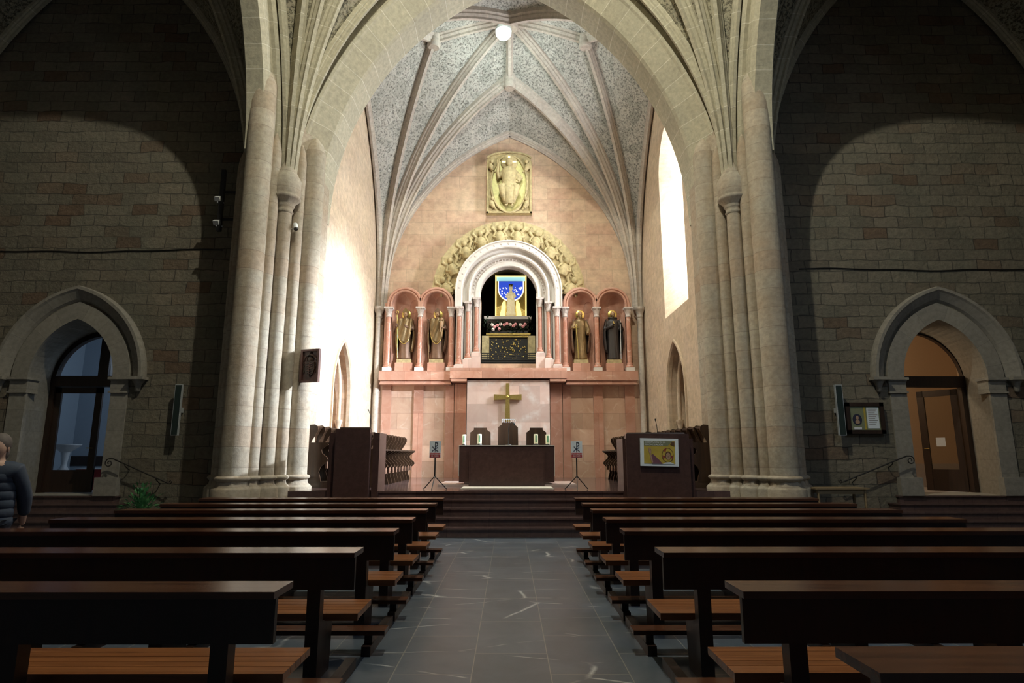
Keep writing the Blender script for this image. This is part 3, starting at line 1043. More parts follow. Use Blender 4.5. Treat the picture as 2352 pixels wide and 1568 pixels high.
# rooms behind the two doors
for s in (-1, 1):
    cx = s * DX
    mb = MB()
    y0, y1 = TW + 1.25, 19.6
    z1 = 5.6
    x0, x1 = cx - 3.2, cx + 3.2
    if s > 0:
        y1 = 18.6
    mb.face([(x0, y1, SILL), (x1, y1, SILL), (x1, y1, z1), (x0, y1, z1)])
    mb.face([(x0, y0, SILL), (x0, y1, SILL), (x0, y1, z1), (x0, y0, z1)])
    mb.face([(x1, y1, SILL), (x1, y0, SILL), (x1, y0, z1), (x1, y1, z1)])
    mb.face([(x0, y1, z1), (x1, y1, z1), (x1, y0, z1), (x0, y0, z1)])
    # inner side of the doorway wall
    hole = [(cx - 1.36, SILL)] + arch_line(cx, 1.36, 3.42, 4.78) + [(cx + 1.36, SILL)]
    panel_with_holes(mb, [(x0, SILL), (x1, SILL), (x1, z1), (x0, z1)], [hole], XZ(y0))
    o = mb.build('wall_vestry' if s < 0 else 'wall_passage', 'roomblue' if s < 0 else 'roomwarm')
    struct(o)
    mb = MB()
    mb.box(x0, x1, y0, y1, SILL - 0.2, SILL)
    o = mb.build('floor', 'roomlow')
    struct(o)
    mb = MB()
    if s < 0:
        mb.box(x0 + .01, x1 - .01, y1 - 0.03, y1 - 0.005, 1.22, 1.52)
        o = mb.build('trim_1', 'doorwood')
    else:
        mb.box(x0 + .01, x1 - .01, y1 - 0.03, y1 - 0.005, SILL, 1.3)
        o = mb.build('trim_2', 'roomlow')
    struct(o)

# doors
def frame_bar(mb, x0, x1, z0, z1, y0, y1):
    mb.box(x0, x1, y0, y1, z0, z1)


for s in (-1, 1):
    cx = s * DX
    y = TW + 1.2
    d = bpy.data.objects.new('door_1' if s < 0 else 'door_2', None)
    C.objects.link(d)
    d.location = (cx, y, SILL)
    struct(d)
    zT = 3.42 - SILL
    mb = MB()
    if s < 0:
        mb.box(-1.36, -1.20, -0.08, 0.08, 0, zT)
    mb.box(1.20, 1.36, -0.08, 0.08, 0, zT)
    mb.box(-1.36, 1.36, -0.10, 0.10, zT - 0.12, zT + 0.16)
    if s < 0:
        mb.box(-0.12, 0.14, -0.09, 0.09, zT, zT + 1.32)
        mb.sweep([(x, 0, z) for x, z in arch_line(0, 1.36, zT, zT + 1.36, 12)], [(-0.08, -0.14), (-0.08, 0), (0.08, 0), (0.08, -0.14)], (0, 1, 0))
    else:
        mb.sweep([(x, 0, z) for x, z in arch_line(0, 1.36, zT, zT + 1.36, 12)], [(-0.06, -0.05), (-0.06, 0), (0.06, 0), (0.06, -0.05)], (0, 1, 0))
    mb.build('door_frame', 'doorwood', d)

    def leaf(name, wd, ht, loc, rz, side=1):
        lf = MB()
        lf.box(0, 0.16 * side, -0.03, 0.03, 0, ht) if side > 0 else lf.box(-0.16, 0, -0.03, 0.03, 0, ht)
        x1 = wd * side
        a, b_ = sorted((x1, x1 - 0.17 * side))
        lf.box(a, b_, -0.03, 0.03, 0, ht)
        a, b_ = sorted((0, x1))
        lf.box(a, b_, -0.03, 0.03, ht - 0.16, ht)
        lf.box(a, b_, -0.025, 0.025, 0, 0.55)
        lo = lf.build(name, 'doorwood', d)
        lo.location = loc
        lo.rotation_euler = (0, 0, rz)
        gp = MB()
        gp.box(a + 0.15, b_ - 0.15, -0.006, 0.006, 0.55, ht - 0.16)
        gp.build('door_glass', 'glass', lo)
        hn = MB()
        hn.tube([(x1 - 0.08 * side, -0.03, 1.1), (x1 - 0.08 * side, -0.09, 1.1), (x1 - 0.2 * side, -0.09, 1.1)], 0.012, 8)
        hn.build('door_handle', 'gold', lo)
        return lo
    if s < 0:
        leaf('door_leaf', 1.22, zT - 0.14, (-1.20, 0, 0.01), 0, 1)
        leaf('door_leaf', 1.20, zT - 0.14, (1.20, 0.06, 0.01), -1.45, -1)
        gl = MB()
        gl.prism(arch_line(0, 1.25, zT + 0.1, zT + 1.3, 10), lambda a, b_, q: (a, q, b_), -0.005, 0.005)
        gl.build('fanlight_glass', 'glass', d)
    else:
        lo = leaf('door_leaf', 0.98, zT - 0.16, (1.20, 0.1, 0.01), -1.02, -1)
        MB().box(-0.62, -0.40, -0.035, -0.03, 1.15, 1.38).build('door_notice', 'paper', lo)
# ------------------------------------------------------------------ reredos wall
def P(x, y, d=21.3):
    return at(x, y, d)


def xr(x, y, d=21.3):
    return at(x, y, d).x


# lower wall: pale slabs between red marble strips
t = thing('reredos_wall', 'tall pink marble panelling with red vertical strips below the niche ledge', 'panelling', (PX, 21.45, PZ))
ZL = P(1168, 878, 21.0).z - PZ
yb = 0.16
mb = MB()
mb.box(-4.62, 4.66, 0.02, 0.19, 0, ZL)
mb.build('slab_wall', 'pinkslab', t)
for a, b_ in ((876, 897), (949.5, 971.6), (1022.7, 1042), (1044, 1071), (1264, 1291), (1293, 1311.6), (1364, 1386), (1437, 1459.5)):
    x0, x1 = xr(a, 950, 21.4) - PX, xr(b_, 950, 21.4) - PX
    deep = 0.10 if a in (1044, 1264) else 0.05
    MB().box(x0, x1, -deep, 0.03, 0, ZL).build('pilaster', 'redmarble', t)
t = thing('altar_backdrop', 'pale veined marble slab behind the gold cross', 'panel', (PX, 20.95, PZ))
a, b_ = xr(1073, 900, 20.9) - PX, xr(1262, 900, 20.9) - PX
MB().box(a, b_, -0.06, 0.38, 0, P(1168, 873, 20.9).z - PZ).build('slab', 'paleslab', t)

# ledge that carries the niches
t = thing('niche_ledge', 'projecting red marble ledge under the statues and the central portal', 'ledge', (PX, 21.0, 0))
zt, zb, zm = P(1000, 851, 20.95).z, P(1000, 873, 20.95).z, P(1000, 882, 20.95).z
for a, b_ in ((870, 1037), (1299, 1466)):
    x0, x1 = xr(a, 860, 20.95) - PX, xr(b_, 860, 20.95) - PX
    mb = MB()
    mb.box(x0, x1, -0.05, 0.64, zb, zt)
    mb.build('ledge_side', 'redmarble', t)
    mb = MB()
    mb.box(x0 + 0.04, x1 - 0.04, 0.02, 0.64, zm + 0.04, zb)
    mb.box(x0 + 0.02, x1 - 0.02, -0.02, 0.64, zm, zm + 0.05)
    mb.build('ledge_moulding', 'redmarble', t)
x0, x1 = xr(1033.5, 860, 20.75) - PX, xr(1302, 860, 20.75) - PX
zt2, zb2, zm2 = P(1168, 844.5, 20.75).z, P(1168, 868, 20.75).z, P(1168, 875, 20.75).z
MB().box(x0, x1, -0.25, 0.64, zb2, zt2).build('ledge_centre', 'redmarble', t)
mb = MB()
for a, b_ in ((x0 + .03, xr(1072, 860, 20.75) - PX), (xr(1263, 860, 20.75) - PX, x1 - .03)):
    mb.box(a, b_, -0.22, 0.64, zm2, zb2)
mb.build('ledge_moulding', 'redmarble', t)
LZ = zt      # top of the ledge

# columns
def column(parent, x, y, z0, z1, r, shaft='redcol', capm='whitecap', plinth=0.13):
    h = z1 - z0
    mb = MB()
    mb.box(x - r * 1.7, x + r * 1.7, y - r * 1.7, y + r * 1.7, z0, z0 + plinth)
    mb.build('plinth', 'white', parent)
    mb = MB()
    mb.lathe([(r * 1.6, 0), (r * 1.7, 0.03), (r * 1.5, 0.07), (r * 1.15, 0.10), (r * 1.35, 0.13), (r * 1.05, 0.17)], (x, y, z0 + plinth), 16)
    mb.build('base', shaft, parent)
    MB().lathe([(r, 0.12), (r * 0.95, h - plinth - 0.3)], (x, y, z0 + plinth), 16).build('shaft', shaft, parent)
    mb = MB()
    zc = h - plinth
    fold = lambda a, z: 0.10 * math.cos(8 * a) * (1 if z > zc - 0.22 else 0)
    mb.lathe([(r, zc - 0.36), (r * 1.18, zc - 0.34), (r * 1.18, zc - 0.31), (r * 1.02, zc - 0.29), (r * 1.15, zc - 0.22), (r * 1.35, zc - 0.13), (r * 1.7, zc - 0.06)], (x, y, z0 + plinth), 32, fold=fold)
    mb.box(x - r * 1.8, x + r * 1.8, y - r * 1.8, y + r * 1.8, z1 - 0.07, z1)
    mb.build('capital', capm, parent)


CY = 21.15
for s, cols, lab in ((-1, (891.5, 964.3, 1035.8), 'red marble double niche left of the portal sheltering two gilded bishop statues'),
                     (1, (1298.5, 1371.3, 1444.5), 'red marble double niche beside the portal sheltering the bearded and the dark robed statue')):
    t = thing('niche_arcade', lab, 'niche')
    xs = [xr(c_, 780, CY) for c_ in cols]
    zcap = P(1000, 706, CY).z
    for x in xs:
        column(t, x, CY, LZ, zcap, 0.085)
    # arches
    mids = [(xs[0] + xs[1]) / 2, (xs[1] + xs[2]) / 2]
    ri = (xs[1] - xs[0]) / 2 - 0.11
    for i, mx_ in enumerate(mids):
        mb = MB()
        hole = round_line(mx_, ri, zcap + 0.10, 20)
        ro = ri + 0.19
        path = [(mx_ - ri, 0, zcap)] + [(x, 0, z) for x, z in hole] + [(mx_ + ri, 0, zcap)]
        path = [(x, CY, z) for x, y, z in path]
        mb.sweep(path, [(-0.06, 0.0), (-0.10, 0.03), (-0.10, 0.06), (-0.06, 0.08), (-0.11, 0.11), (-0.11, 0.16), (-0.06, 0.19), (0.22, 0.19), (0.22, 0)], (0, 1, 0), smooth=False)
        mb.build('arch', 'redmarble', t)
    # spandrel panel with two openings, then the niche backs
    mb = MB()
    top = zcap + 0.10 + ri + 0.17
    outer = [(xs[0] - 0.12, zcap), (mids[0] - ri, zcap)] + round_line(mids[0], ri, zcap + 0.10, 20) + [(mids[0] + ri, zcap), (mids[1] - ri, zcap)] + \
        round_line(mids[1], ri, zcap + 0.10, 20) + [(mids[1] + ri, zcap), (xs[2] + 0.12, zcap)]
    ro = ri + 0.18
    up = [(xs[2] + 0.12, zcap + 0.15)] + [p for p in round_line(mids[1], ro, zcap + 0.10, 20)[::-1][2:-2]] + [p for p in round_line(mids[0], ro, zcap + 0.10, 20)[::-1][2:-2]] + [(xs[0] - 0.12, zcap + 0.15)]
    panel_with_holes(mb, outer + up, [], XZ(CY + 0.02))
    for mx_ in mids:
        # curved niche: half cylinder with a quarter-sphere head
        rows = []
        for j in range(13):
            a = PI * j / 12
            rows.append([(mx_ - ri * 1.02 * math.cos(a), CY + 0.02 + 0.46 * math.sin(a), z) for z in (LZ, zcap + 0.1)])
        mb.grid(rows, None, True)
        rows = []
        for q in range(9):
            e = PI / 2 * q / 8
            rows.append([(mx_ - ri * 1.02 * math.cos(PI * j / 12) * math.cos(e), CY + 0.02 + 0.46 * math.sin(PI * j / 12) * math.cos(e), zcap + 0.1 + ri * 1.02 * math.sin(e)) for j in range(13)])
        mb.grid(rows, None, True)
    for x in (xs[0] - 0.1, xs[1], xs[2] + 0.02):
        mb.box(x - 0.075, x + 0.075, CY + 0.12, CB, LZ, zcap + 0.2)
    mb.build('niche_shell', 'redmarble', t)
    MB().prism([(xs[0] - 0.13, zcap + 0.02), (xs[2] + 0.12, zcap + 0.02), (xs[2] + 0.12, zcap + 0.3)] + up[1:-1] + [(xs[0] - 0.13, zcap + 0.3)],
               lambda a, b_, d: (a, d, b_), CY + 0.5, CB).build('head_block', 'redmarble', t)

# central portal ---------------------------------------------------------------
t = thing('shrine_portal', 'white round arched portal of three orders on red columns around the illuminated shrine', 'portal')
zsp = PZc
orders = [  # outer radius, inner radius, front y, columns px, capital y px, plinth y px
    (1.90, 1.64, 20.95, (1054.5, 1279.5), 704, 840),
    (1.66, 1.34, 21.10, (1074.5, 1260.0), 693, 826),
    (1.36, 1.02, 21.25, (1093.8, 1240.5), 683, 811)]
for k, (ro, ri, y, cols, yc, yp) in enumerate(orders):
    mb = MB()
    line = round_line(PX, ri, zsp, 36, 0.04)
    zc_ = P(1168, yc, y).z
    path = [(line[0][0], y, zc_)] + [(x, y, z) for x, z in line] + [(line[-1][0], y, zc_)]
    w_ = ro - ri
    if k == 0:
        prof = [(0, 0.0), (-0.02, 0.04), (-0.02, 0.20), (-0.06, 0.22), (-0.06, w_), (0.6, w_), (0.6, 0)]
    elif k == 1:
        prof = [(0.05, 0.0), (-0.02, 0.02), (-0.05, 0.07), (-0.02, 0.12), (0.06, 0.15), (0.11, 0.22), (0.06, w_), (0.45, w_), (0.45, 0)]
    else:
        prof = [(0.04, 0.0), (0, 0.03), (0, 0.17), (0.04, 0.20), (0.02, w_), (0.38, w_), (0.38, 0)]
    mb.sweep(path, prof, (0, 1, 0), smooth=False)
    ar = mb.build('archivolt', 'white', t)
    if k != 1:
        mb = MB()
        nb = 21 if k == 0 else 31
        for i in range(nb):
            a = PI * (i + 0.5) / nb
            rr = ri + (0.12 if k == 0 else 0.25)
            c_ = (PX - rr * math.cos(a), y - (0.02 if k == 0 else 0.0), zsp + rr * math.sin(a))
            mb.ball(c_, 0.035 if k == 0 else 0.032, 1, 0.6, 1, 8, 5)
        mb.build('carved_beads', 'whitecap', ar)['kind'] = 'stuff'
    zbase = P(1168, yp, y).z
    for c_ in cols:
        x = xr(c_, 770, y + 0.05)
        MB().box(x - 0.16, x + 0.16, y - 0.11, CB, LZ, zbase - 0.0).build('pedestal', 'paleslab', t)
        column(t, x, y + 0.05, zbase, zc_, 0.075 if k else 0.08, plinth=0.05)
        MB().box(x - 0.13, x + 0.13, y + 0.16, CB, LZ, zc_ + (0.2 if k else 0.0)).build('jamb', 'white', t)

# carved ring of busts around the portal
t = thing('carved_relief_ring', 'yellowish stone half ring carved with busts of figures around the portal', 'relief')
yf = 21.42
mb = MB()
RO, RI = P(1168, 511, yf).z - zsp, 1.90
line = round_line(PX, RI, zsp, 40, -0.02)
mb.sweep([(x, yf, z) for x, z in line], [(0, 0), (-0.10, 0.05), (-0.10, 0.52), (-0.16, 0.58), (-0.16, RO - RI), (0.2, RO - RI), (0.2, 0)], (0, 1, 0))
ring = mb.build('ring', 'carved', t)
rnd = random.Random(3)
angs = [8, 27, 47, 64, 82, 98, 116, 133, 153, 172]
for i, dg in enumerate(angs):
    a = math.radians(dg)
    er, et = Vector((-math.cos(a), 0, math.sin(a))), Vector((math.sin(a), 0, math.cos(a)))
    c_ = Vector((PX, yf - 0.14, zsp)) + er * (RI + 0.42)
    mb = MB()
    up = (er * 0.45 + Vector((0, 0, 0.9))).normalized()
    q = up.cross(Vector((0, 1, 0))).normalized()
    # shoulders, folded arms, head, wings
    mb.tube([c_ - up * 0.38, c_ - up * 0.22, c_ - up * 0.05, c_ + up * 0.06], [0.16, 0.20, 0.17, 0.07], 10)
    mb.ball(c_ + up * 0.20, 0.105, 1, 0.95, 1.2, 12, 8)
    mb.tube([c_ + up * 0.02 + q * 0.15, c_ - up * 0.15 + q * 0.24 - Vector((0, 0.05, 0)), c_ - up * 0.24 + q * 0.05 - Vector((0, 0.14, 0))], [0.06, 0.055, 0.04], 7)
    mb.tube([c_ + up * 0.02 - q * 0.15, c_ - up * 0.15 - q * 0.24 - Vector((0, 0.05, 0)), c_ - up * 0.22 - q * 0.03 - Vector((0, 0.15, 0))], [0.06, 0.055, 0.04], 7)
    mb.build('bust', 'carved', t)
    mb = MB()
    for sg in (-1, 1):
        mb.tube([c_ + q * sg * 0.12, c_ + q * sg * 0.28 + up * 0.20, c_ + q * sg * 0.22 + up * 0.40, c_ + q * sg * 0.10 + up * 0.34], [0.05, 0.075, 0.05, 0.02], 7)
        mb.tube([c_ - up * 0.2 + q * sg * 0.2, c_ - up * 0.36 + q * sg * 0.30], [0.06, 0.03], 6)
    mb.build('wings', 'carved', t)
mb = MB()
for sg in (-1, 1):      # draped stone at the feet of the ring
    for k in range(4):
        x = PX + sg * (2.02 + 0.13 * k)
        mb.tube([(x, yf - 0.13, zsp + 0.28 - 0.02 * k), (x + 0.02, yf - 0.15, zsp - 0.05), (x + sg * 0.03, yf - 0.12, P(1000, 660, yf).z + 0.05)], [0.05, 0.07, 0.05], 7)
mb.build('drapery', 'carved', t)
mb = MB()
for sg in (-1, 1):
    a, b_ = sorted((PX + sg * 1.90, PX + sg * (RO - 0.0)))
    mb.box(a, b_, yf - 0.08, CB, P(1000, 672, yf).z, zsp + 0.02)
mb.build('springer', 'carved', t)

# stone relief high on the wall
t = thing('carved_stone_relief', 'upright carved stone relief of a seated robed figure in an oval, high on the wall', 'relief', (0, 0, 0))
yf = 21.45
c0, c1 = P(1117, 490, yf), P(1221, 490, yf)
zt_, zs_ = P(1168, 352, yf).z, P(1168, 372, yf).z
xc = (c0.x + c1.x) / 2
hw = (c1.x - c0.x) / 2
z0 = c0.z
mb = MB()
outl = [(xc - hw, z0), (xc + hw, z0), (xc + hw, zs_)] + [(xc + hw * math.cos(a), zs_ + (zt_ - zs_) * math.sin(a) ** 0.8) for a in [PI * k / 12 for k in range(1, 12)]] + [(xc - hw, zs_)]
mb.prism(outl, lambda a, b_, d: (a, d, b_), yf + 0.0, CB)
mb.build('slab', 'carved', t)
mb = MB()
nn = len(outl)
cxz = (xc, (z0 + zt_) / 2)
mb.sweep([(a, yf, b_) for a, b_ in outl[3:-1]], [(-0.05, -0.06), (-0.05, 0.0), (0.02, 0.0), (0.02, -0.06)], (0, 1, 0))
mb.box(xc - hw, xc - hw + 0.06, yf - 0.05, yf, z0, zs_)
mb.box(xc + hw - 0.06, xc + hw, yf - 0.05, yf, z0, zs_)
mb.box(xc - hw, xc + hw, yf - 0.05, yf, z0, z0 + 0.06)
mb.build('border', 'carved', t)
zc = (z0 + zt_) / 2 - 0.05
hh = (zt_ - z0) / 2 - 0.06
oval = [(xc + hw * 0.80 * math.sin(a), zc - hh * math.cos(a)) for a in [2 * PI * k / 40 for k in range(41)]]
mb = MB()
mb.prism(oval[:-1], lambda a, b_, d: (a, d, b_), yf - 0.03, yf + 0.01)
mb.build('oval_ground', 'gilt', t)
mb = MB()
mb.tube([(a, yf - 0.05, b_) for a, b_ in oval], 0.045, 8, cap=False)
mb.build('oval_rim', 'carved', t)
mb = MB()
Q = lambda dx, dz, dy=0.10: (xc + dx, yf - dy, zc + dz)
mb.tube([Q(0, 0.62, .14), Q(0, 0.50, .15), Q(0, 0.28, .16), Q(0, 0.0, .16), Q(0, -0.25, .18)], [0.12, 0.27, 0.30, 0.26, 0.30], 16)
mb.ball(Q(0, 0.82, 0.16), 0.135, 1, 0.9, 1.25, 14, 9)
mb.tube([Q(0, -0.12, .14), Q(0, -0.30, .20), Q(0, -0.55, .16), Q(0, -0.82, .10)], [0.24, 0.31, 0.26, 0.20], 14)
for sg in (-1, 1):
    mb.tube([Q(sg * 0.10, -0.15, .2), Q(sg * 0.26, -0.25, .34), Q(sg * 0.20, -0.55, .26), Q(sg * 0.10, -0.80, .16)], [0.16, 0.15, 0.13, 0.09], 10)
    mb.tube([Q(sg * 0.08, -0.80, .16), Q(sg * 0.12, -0.93, .2)], [0.06, 0.05], 8)
mb.tube([Q(-0.22, 0.42), Q(-0.42, 0.22, .16), Q(-0.42, 0.45, .2), Q(-0.40, 0.74, .18)], [0.12, 0.13, 0.08, 0.05], 10)
for k in range(3):
    mb.tube([Q(-0.40 + 0.03 * k - 0.03, 0.72, .18), Q(-0.41 + 0.035 * k - 0.035, 0.90, .18)], 0.018, 6)
mb.tube([Q(0.22, 0.42), Q(0.40, 0.15, .16), Q(0.30, 0.02, .24)], [0.12, 0.12, 0.07], 10)
for k in range(7):
    x = -0.27 + 0.09 * k
    mb.tube([Q(x, -0.28, .33 - abs(x) * .3), Q(x * 0.9, -0.55, .30 - abs(x) * .3), Q(x * 0.75, -0.80, .18)], [0.03, 0.04, 0.03], 6)
f = mb.build('figure', 'carved', t)
mb = MB()
mb.box(xc + 0.20, xc + 0.40, yf - 0.26, yf - 0.16, zc - 0.02, zc + 0.24)
mb.build('book', 'carved', t)
mb = MB()
mb.lathe([(0.30, 0), (0.32, 0.03), (0.28, 0.05), (0.02, 0.04)], (0, 0, 0), 24)
o = mb.build('halo', 'carved', t)
o.location = Q(0, 0.84, 0.03)
o.rotation_euler = (PI / 2, 0, 0)
mb = MB()
for dx, dz, ex, ez in ((0, 0.16, 0.04, 0.07), (-0.2, 0, 0.07, 0.035), (0.2, 0, 0.07, 0.035)):
    mb.box(xc + dx - ex, xc + dx + ex, yf - 0.10, yf - 0.07, zc + 0.84 + dz + (0.02) - ez, zc + 0.86 + dz + ez)
mb.build('halo_cross', 'halo', t)
mb = MB()
rnd = random.Random(9)
for (dx, dz) in ((-0.70, 0.70), (0.70, 0.70), (-0.66, -0.78), (0.66, -0.78)):   # the four beasts in the corners
    mb.tube([Q(dx * 1.0, dz + 0.1, .06), Q(dx * 0.98, dz - 0.05, .10), Q(dx * 0.85, dz - 0.18, .08)], [0.06, 0.11, 0.06], 8)
    mb.ball(Q(dx * 0.93, dz + 0.16, .12), 0.075, 1, 1, 1, 10, 7)
    mb.tube([Q(dx * 1.05, dz, .06), Q(dx * 1.1, dz + 0.22, .06)], [0.05, 0.02], 6)
    mb.tube([Q(dx * 0.9, dz - 0.1, .06), Q(dx * 0.75, dz - 0.24, .05)], [0.05, 0.03], 6)
mb.build('corner_creatures', 'carved', t)

# the shrine behind the portal opening
o = thing('shrine_chapel', 'dark vaulted recess behind the white portal', 'recess')
mb = MB()
hz = SZ
rows = []
prof = [(PX - 1.35, hz)] + round_line(PX, 1.35, PZc, 20) + [(PX + 1.35, hz)]
mb.grid([[(x, y, z) for x, z in prof] for y in (CB, 24.6)], None, True)
panel_with_holes(mb, prof, [], XZ(24.6))
mb.face([(PX - 1.35, CB, hz), (PX + 1.35, CB, hz), (PX + 1.35, 24.6, hz), (PX - 1.35, 24.6, hz)])
panel_with_holes(mb, prof, [[(PX - orx, SZ)] + round_line(PX, orx, PZc, 20, 0.25) + [(PX + orx, SZ)]], XZ(CB + 0.01))
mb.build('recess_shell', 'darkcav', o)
# ------------------------------------------------------------------ inside the shrine
def voxel(o, size):
    md = o.modifiers.new('fuse', 'REMESH')
    md.mode = 'VOXEL'
    md.voxel_size = size
    md.use_smooth_shade = True
    return o


HZ = SZ
yS = 23.0
t = thing('shrine_icon', 'glowing upright panel with blue starry disc and pale gold drapery in the shrine', 'panel')
a, b_ = P(1137, 728, yS), P(1209, 634, yS)
xm, wv_, hv = (a.x + b_.x) / 2, b_.x - a.x, b_.z - a.z
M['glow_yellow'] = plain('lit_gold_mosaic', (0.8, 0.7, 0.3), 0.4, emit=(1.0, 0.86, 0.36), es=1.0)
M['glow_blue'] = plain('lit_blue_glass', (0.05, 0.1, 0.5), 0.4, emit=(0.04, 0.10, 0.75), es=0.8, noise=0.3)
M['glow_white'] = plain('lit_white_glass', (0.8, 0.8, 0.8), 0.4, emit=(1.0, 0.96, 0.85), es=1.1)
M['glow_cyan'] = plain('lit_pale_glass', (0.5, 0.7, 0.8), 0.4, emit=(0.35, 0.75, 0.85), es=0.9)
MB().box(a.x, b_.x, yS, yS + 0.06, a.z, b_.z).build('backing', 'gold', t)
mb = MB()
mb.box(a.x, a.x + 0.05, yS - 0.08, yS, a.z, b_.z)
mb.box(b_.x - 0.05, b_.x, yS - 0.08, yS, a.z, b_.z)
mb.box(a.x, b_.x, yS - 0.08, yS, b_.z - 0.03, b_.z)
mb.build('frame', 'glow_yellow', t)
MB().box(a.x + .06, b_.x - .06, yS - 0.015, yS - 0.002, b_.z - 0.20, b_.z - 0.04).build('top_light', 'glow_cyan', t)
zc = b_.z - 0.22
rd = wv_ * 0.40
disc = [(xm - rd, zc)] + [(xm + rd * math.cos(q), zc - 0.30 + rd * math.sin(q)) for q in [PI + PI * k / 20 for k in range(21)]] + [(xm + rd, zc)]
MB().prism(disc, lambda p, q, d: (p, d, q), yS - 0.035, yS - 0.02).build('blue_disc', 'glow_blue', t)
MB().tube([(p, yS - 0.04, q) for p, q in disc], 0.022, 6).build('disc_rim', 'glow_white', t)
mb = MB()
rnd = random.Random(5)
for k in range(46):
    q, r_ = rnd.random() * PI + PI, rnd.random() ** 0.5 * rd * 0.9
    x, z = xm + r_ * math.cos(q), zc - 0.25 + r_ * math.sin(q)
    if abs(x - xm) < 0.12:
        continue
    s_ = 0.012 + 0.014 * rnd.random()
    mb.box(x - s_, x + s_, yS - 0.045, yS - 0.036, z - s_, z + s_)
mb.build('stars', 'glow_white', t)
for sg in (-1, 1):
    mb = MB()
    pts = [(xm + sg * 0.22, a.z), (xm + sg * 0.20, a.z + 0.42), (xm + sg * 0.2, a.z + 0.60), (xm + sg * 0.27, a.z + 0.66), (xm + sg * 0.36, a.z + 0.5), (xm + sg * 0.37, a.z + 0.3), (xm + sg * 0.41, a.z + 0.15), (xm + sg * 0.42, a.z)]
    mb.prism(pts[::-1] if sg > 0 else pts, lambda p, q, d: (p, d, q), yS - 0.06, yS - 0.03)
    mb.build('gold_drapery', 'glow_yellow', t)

t = thing('madonna_statue', 'small pale crowned statue given a gold glow in front of the blue disc', 'statue')
mb = MB()
bx, by, bz = xm, yS - 0.30, a.z
mb.lathe([(0.20, 0), (0.20, 0.10), (0.17, 0.14), (0.19, 0.35), (0.17, 0.55), (0.13, 0.75), (0.14, 0.85), (0.06, 0.95), (0.05, 0.98)], (bx, by, bz), 20, sx=0.9, sy=0.7, fold=lambda q, z: 0.08 * math.sin(7 * q) * (z < 0.7))
mb.ball((bx, by - 0.01, bz + 1.06), 0.075, 1, 1, 1.2, 12, 8)
mb.tube([(bx - 0.11, by, bz + 0.86), (bx - 0.16, by - 0.08, bz + 0.70), (bx - 0.02, by - 0.14, bz + 0.68)], [0.05, 0.045, 0.03], 8)
mb.tube([(bx + 0.11, by, bz + 0.86), (bx + 0.17, by - 0.06, bz + 0.72), (bx + 0.08, by - 0.14, bz + 0.66)], [0.05, 0.045, 0.03], 8)
mb.ball((bx + 0.06, by - 0.16, bz + 0.78), 0.05, 1, 1, 1.1, 10, 7)
mb.tube([(bx + 0.06, by - 0.15, bz + 0.74), (bx + 0.05, by - 0.14, bz + 0.60)], [0.05, 0.06], 8)
M['glow_statue'] = plain('glowing_pale_gold_figure', (0.7, 0.6, 0.35), 0.5, noise=0.5, scale=18, bump=0.5, emit=(0.95, 0.78, 0.45), es=0.42)  # emission stands in for lamplight falling on the statue
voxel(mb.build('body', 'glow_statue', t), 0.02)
MB().lathe([(0.06, 0), (0.075, 0.05), (0.09, 0.09), (0.02, 0.10)], (bx, by, bz + 1.12), 10).build('crown', 'halo', t)

a, b_ = P(1112, 742, 22.6), P(1220, 727, 22.6)
t = thing('shrine_shelf', 'dark shelf with pale edge under the glowing panel', 'shelf')
MB().box(a.x, b_.x, 22.5, 23.2, a.z + 0.14, b_.z).build('shelf_top', 'white', t)
MB().box(a.x + .1, b_.x - .1, 22.55, 23.2, P(1112, 766, 22.6).z, a.z + 0.14).build('shelf_body', 'darkcav', t)
a, b_ = P(1119, 812, 22.4), P(1216, 766, 22.4)
t = thing('shrine_frontal', 'ornate dark altar front with gilt frame and silver reliefs in the shrine', 'altar')
MB().box(a.x, b_.x, 22.4, 22.9, HZ, b_.z).build('body', 'black', t)
mb = MB()
mb.box(a.x - .04, b_.x + .04, 22.3, 22.9, b_.z - 0.06, b_.z)
mb.box(a.x - .02, b_.x + .02, 22.34, 22.9, b_.z - 0.15, b_.z - 0.09)
mb.box(a.x, a.x + .07, 22.35, 22.4, HZ, b_.z - .15)
mb.box(b_.x - .07, b_.x, 22.35, 22.4, HZ, b_.z - .15)
mb.build('gilt_frame', 'gold', t)
mb = MB()
for k in range(110):
    x, z = rnd.uniform(a.x + .12, b_.x - .12), rnd.uniform(HZ + 0.25, b_.z - 0.22)
    mb.ball((x, 22.38, z), rnd.uniform(0.012, 0.028), 1, 0.5, 1.4, 7, 5)
mb.build('silver_relief', 'gold', t)['kind'] = 'stuff'
for sg in (-1, 1):
    o = MB().box(PX + sg * 0.86 - 0.13, PX + sg * 0.86 + 0.13, 22.3, 22.9, HZ, P(1110, 772, 22.4).z).build('shrine_side_block', 'carved')
    tag(o, 'pale stone block ' + ('on the left' if sg < 0 else 'on the right') + ' of the ornate shrine front', 'block')
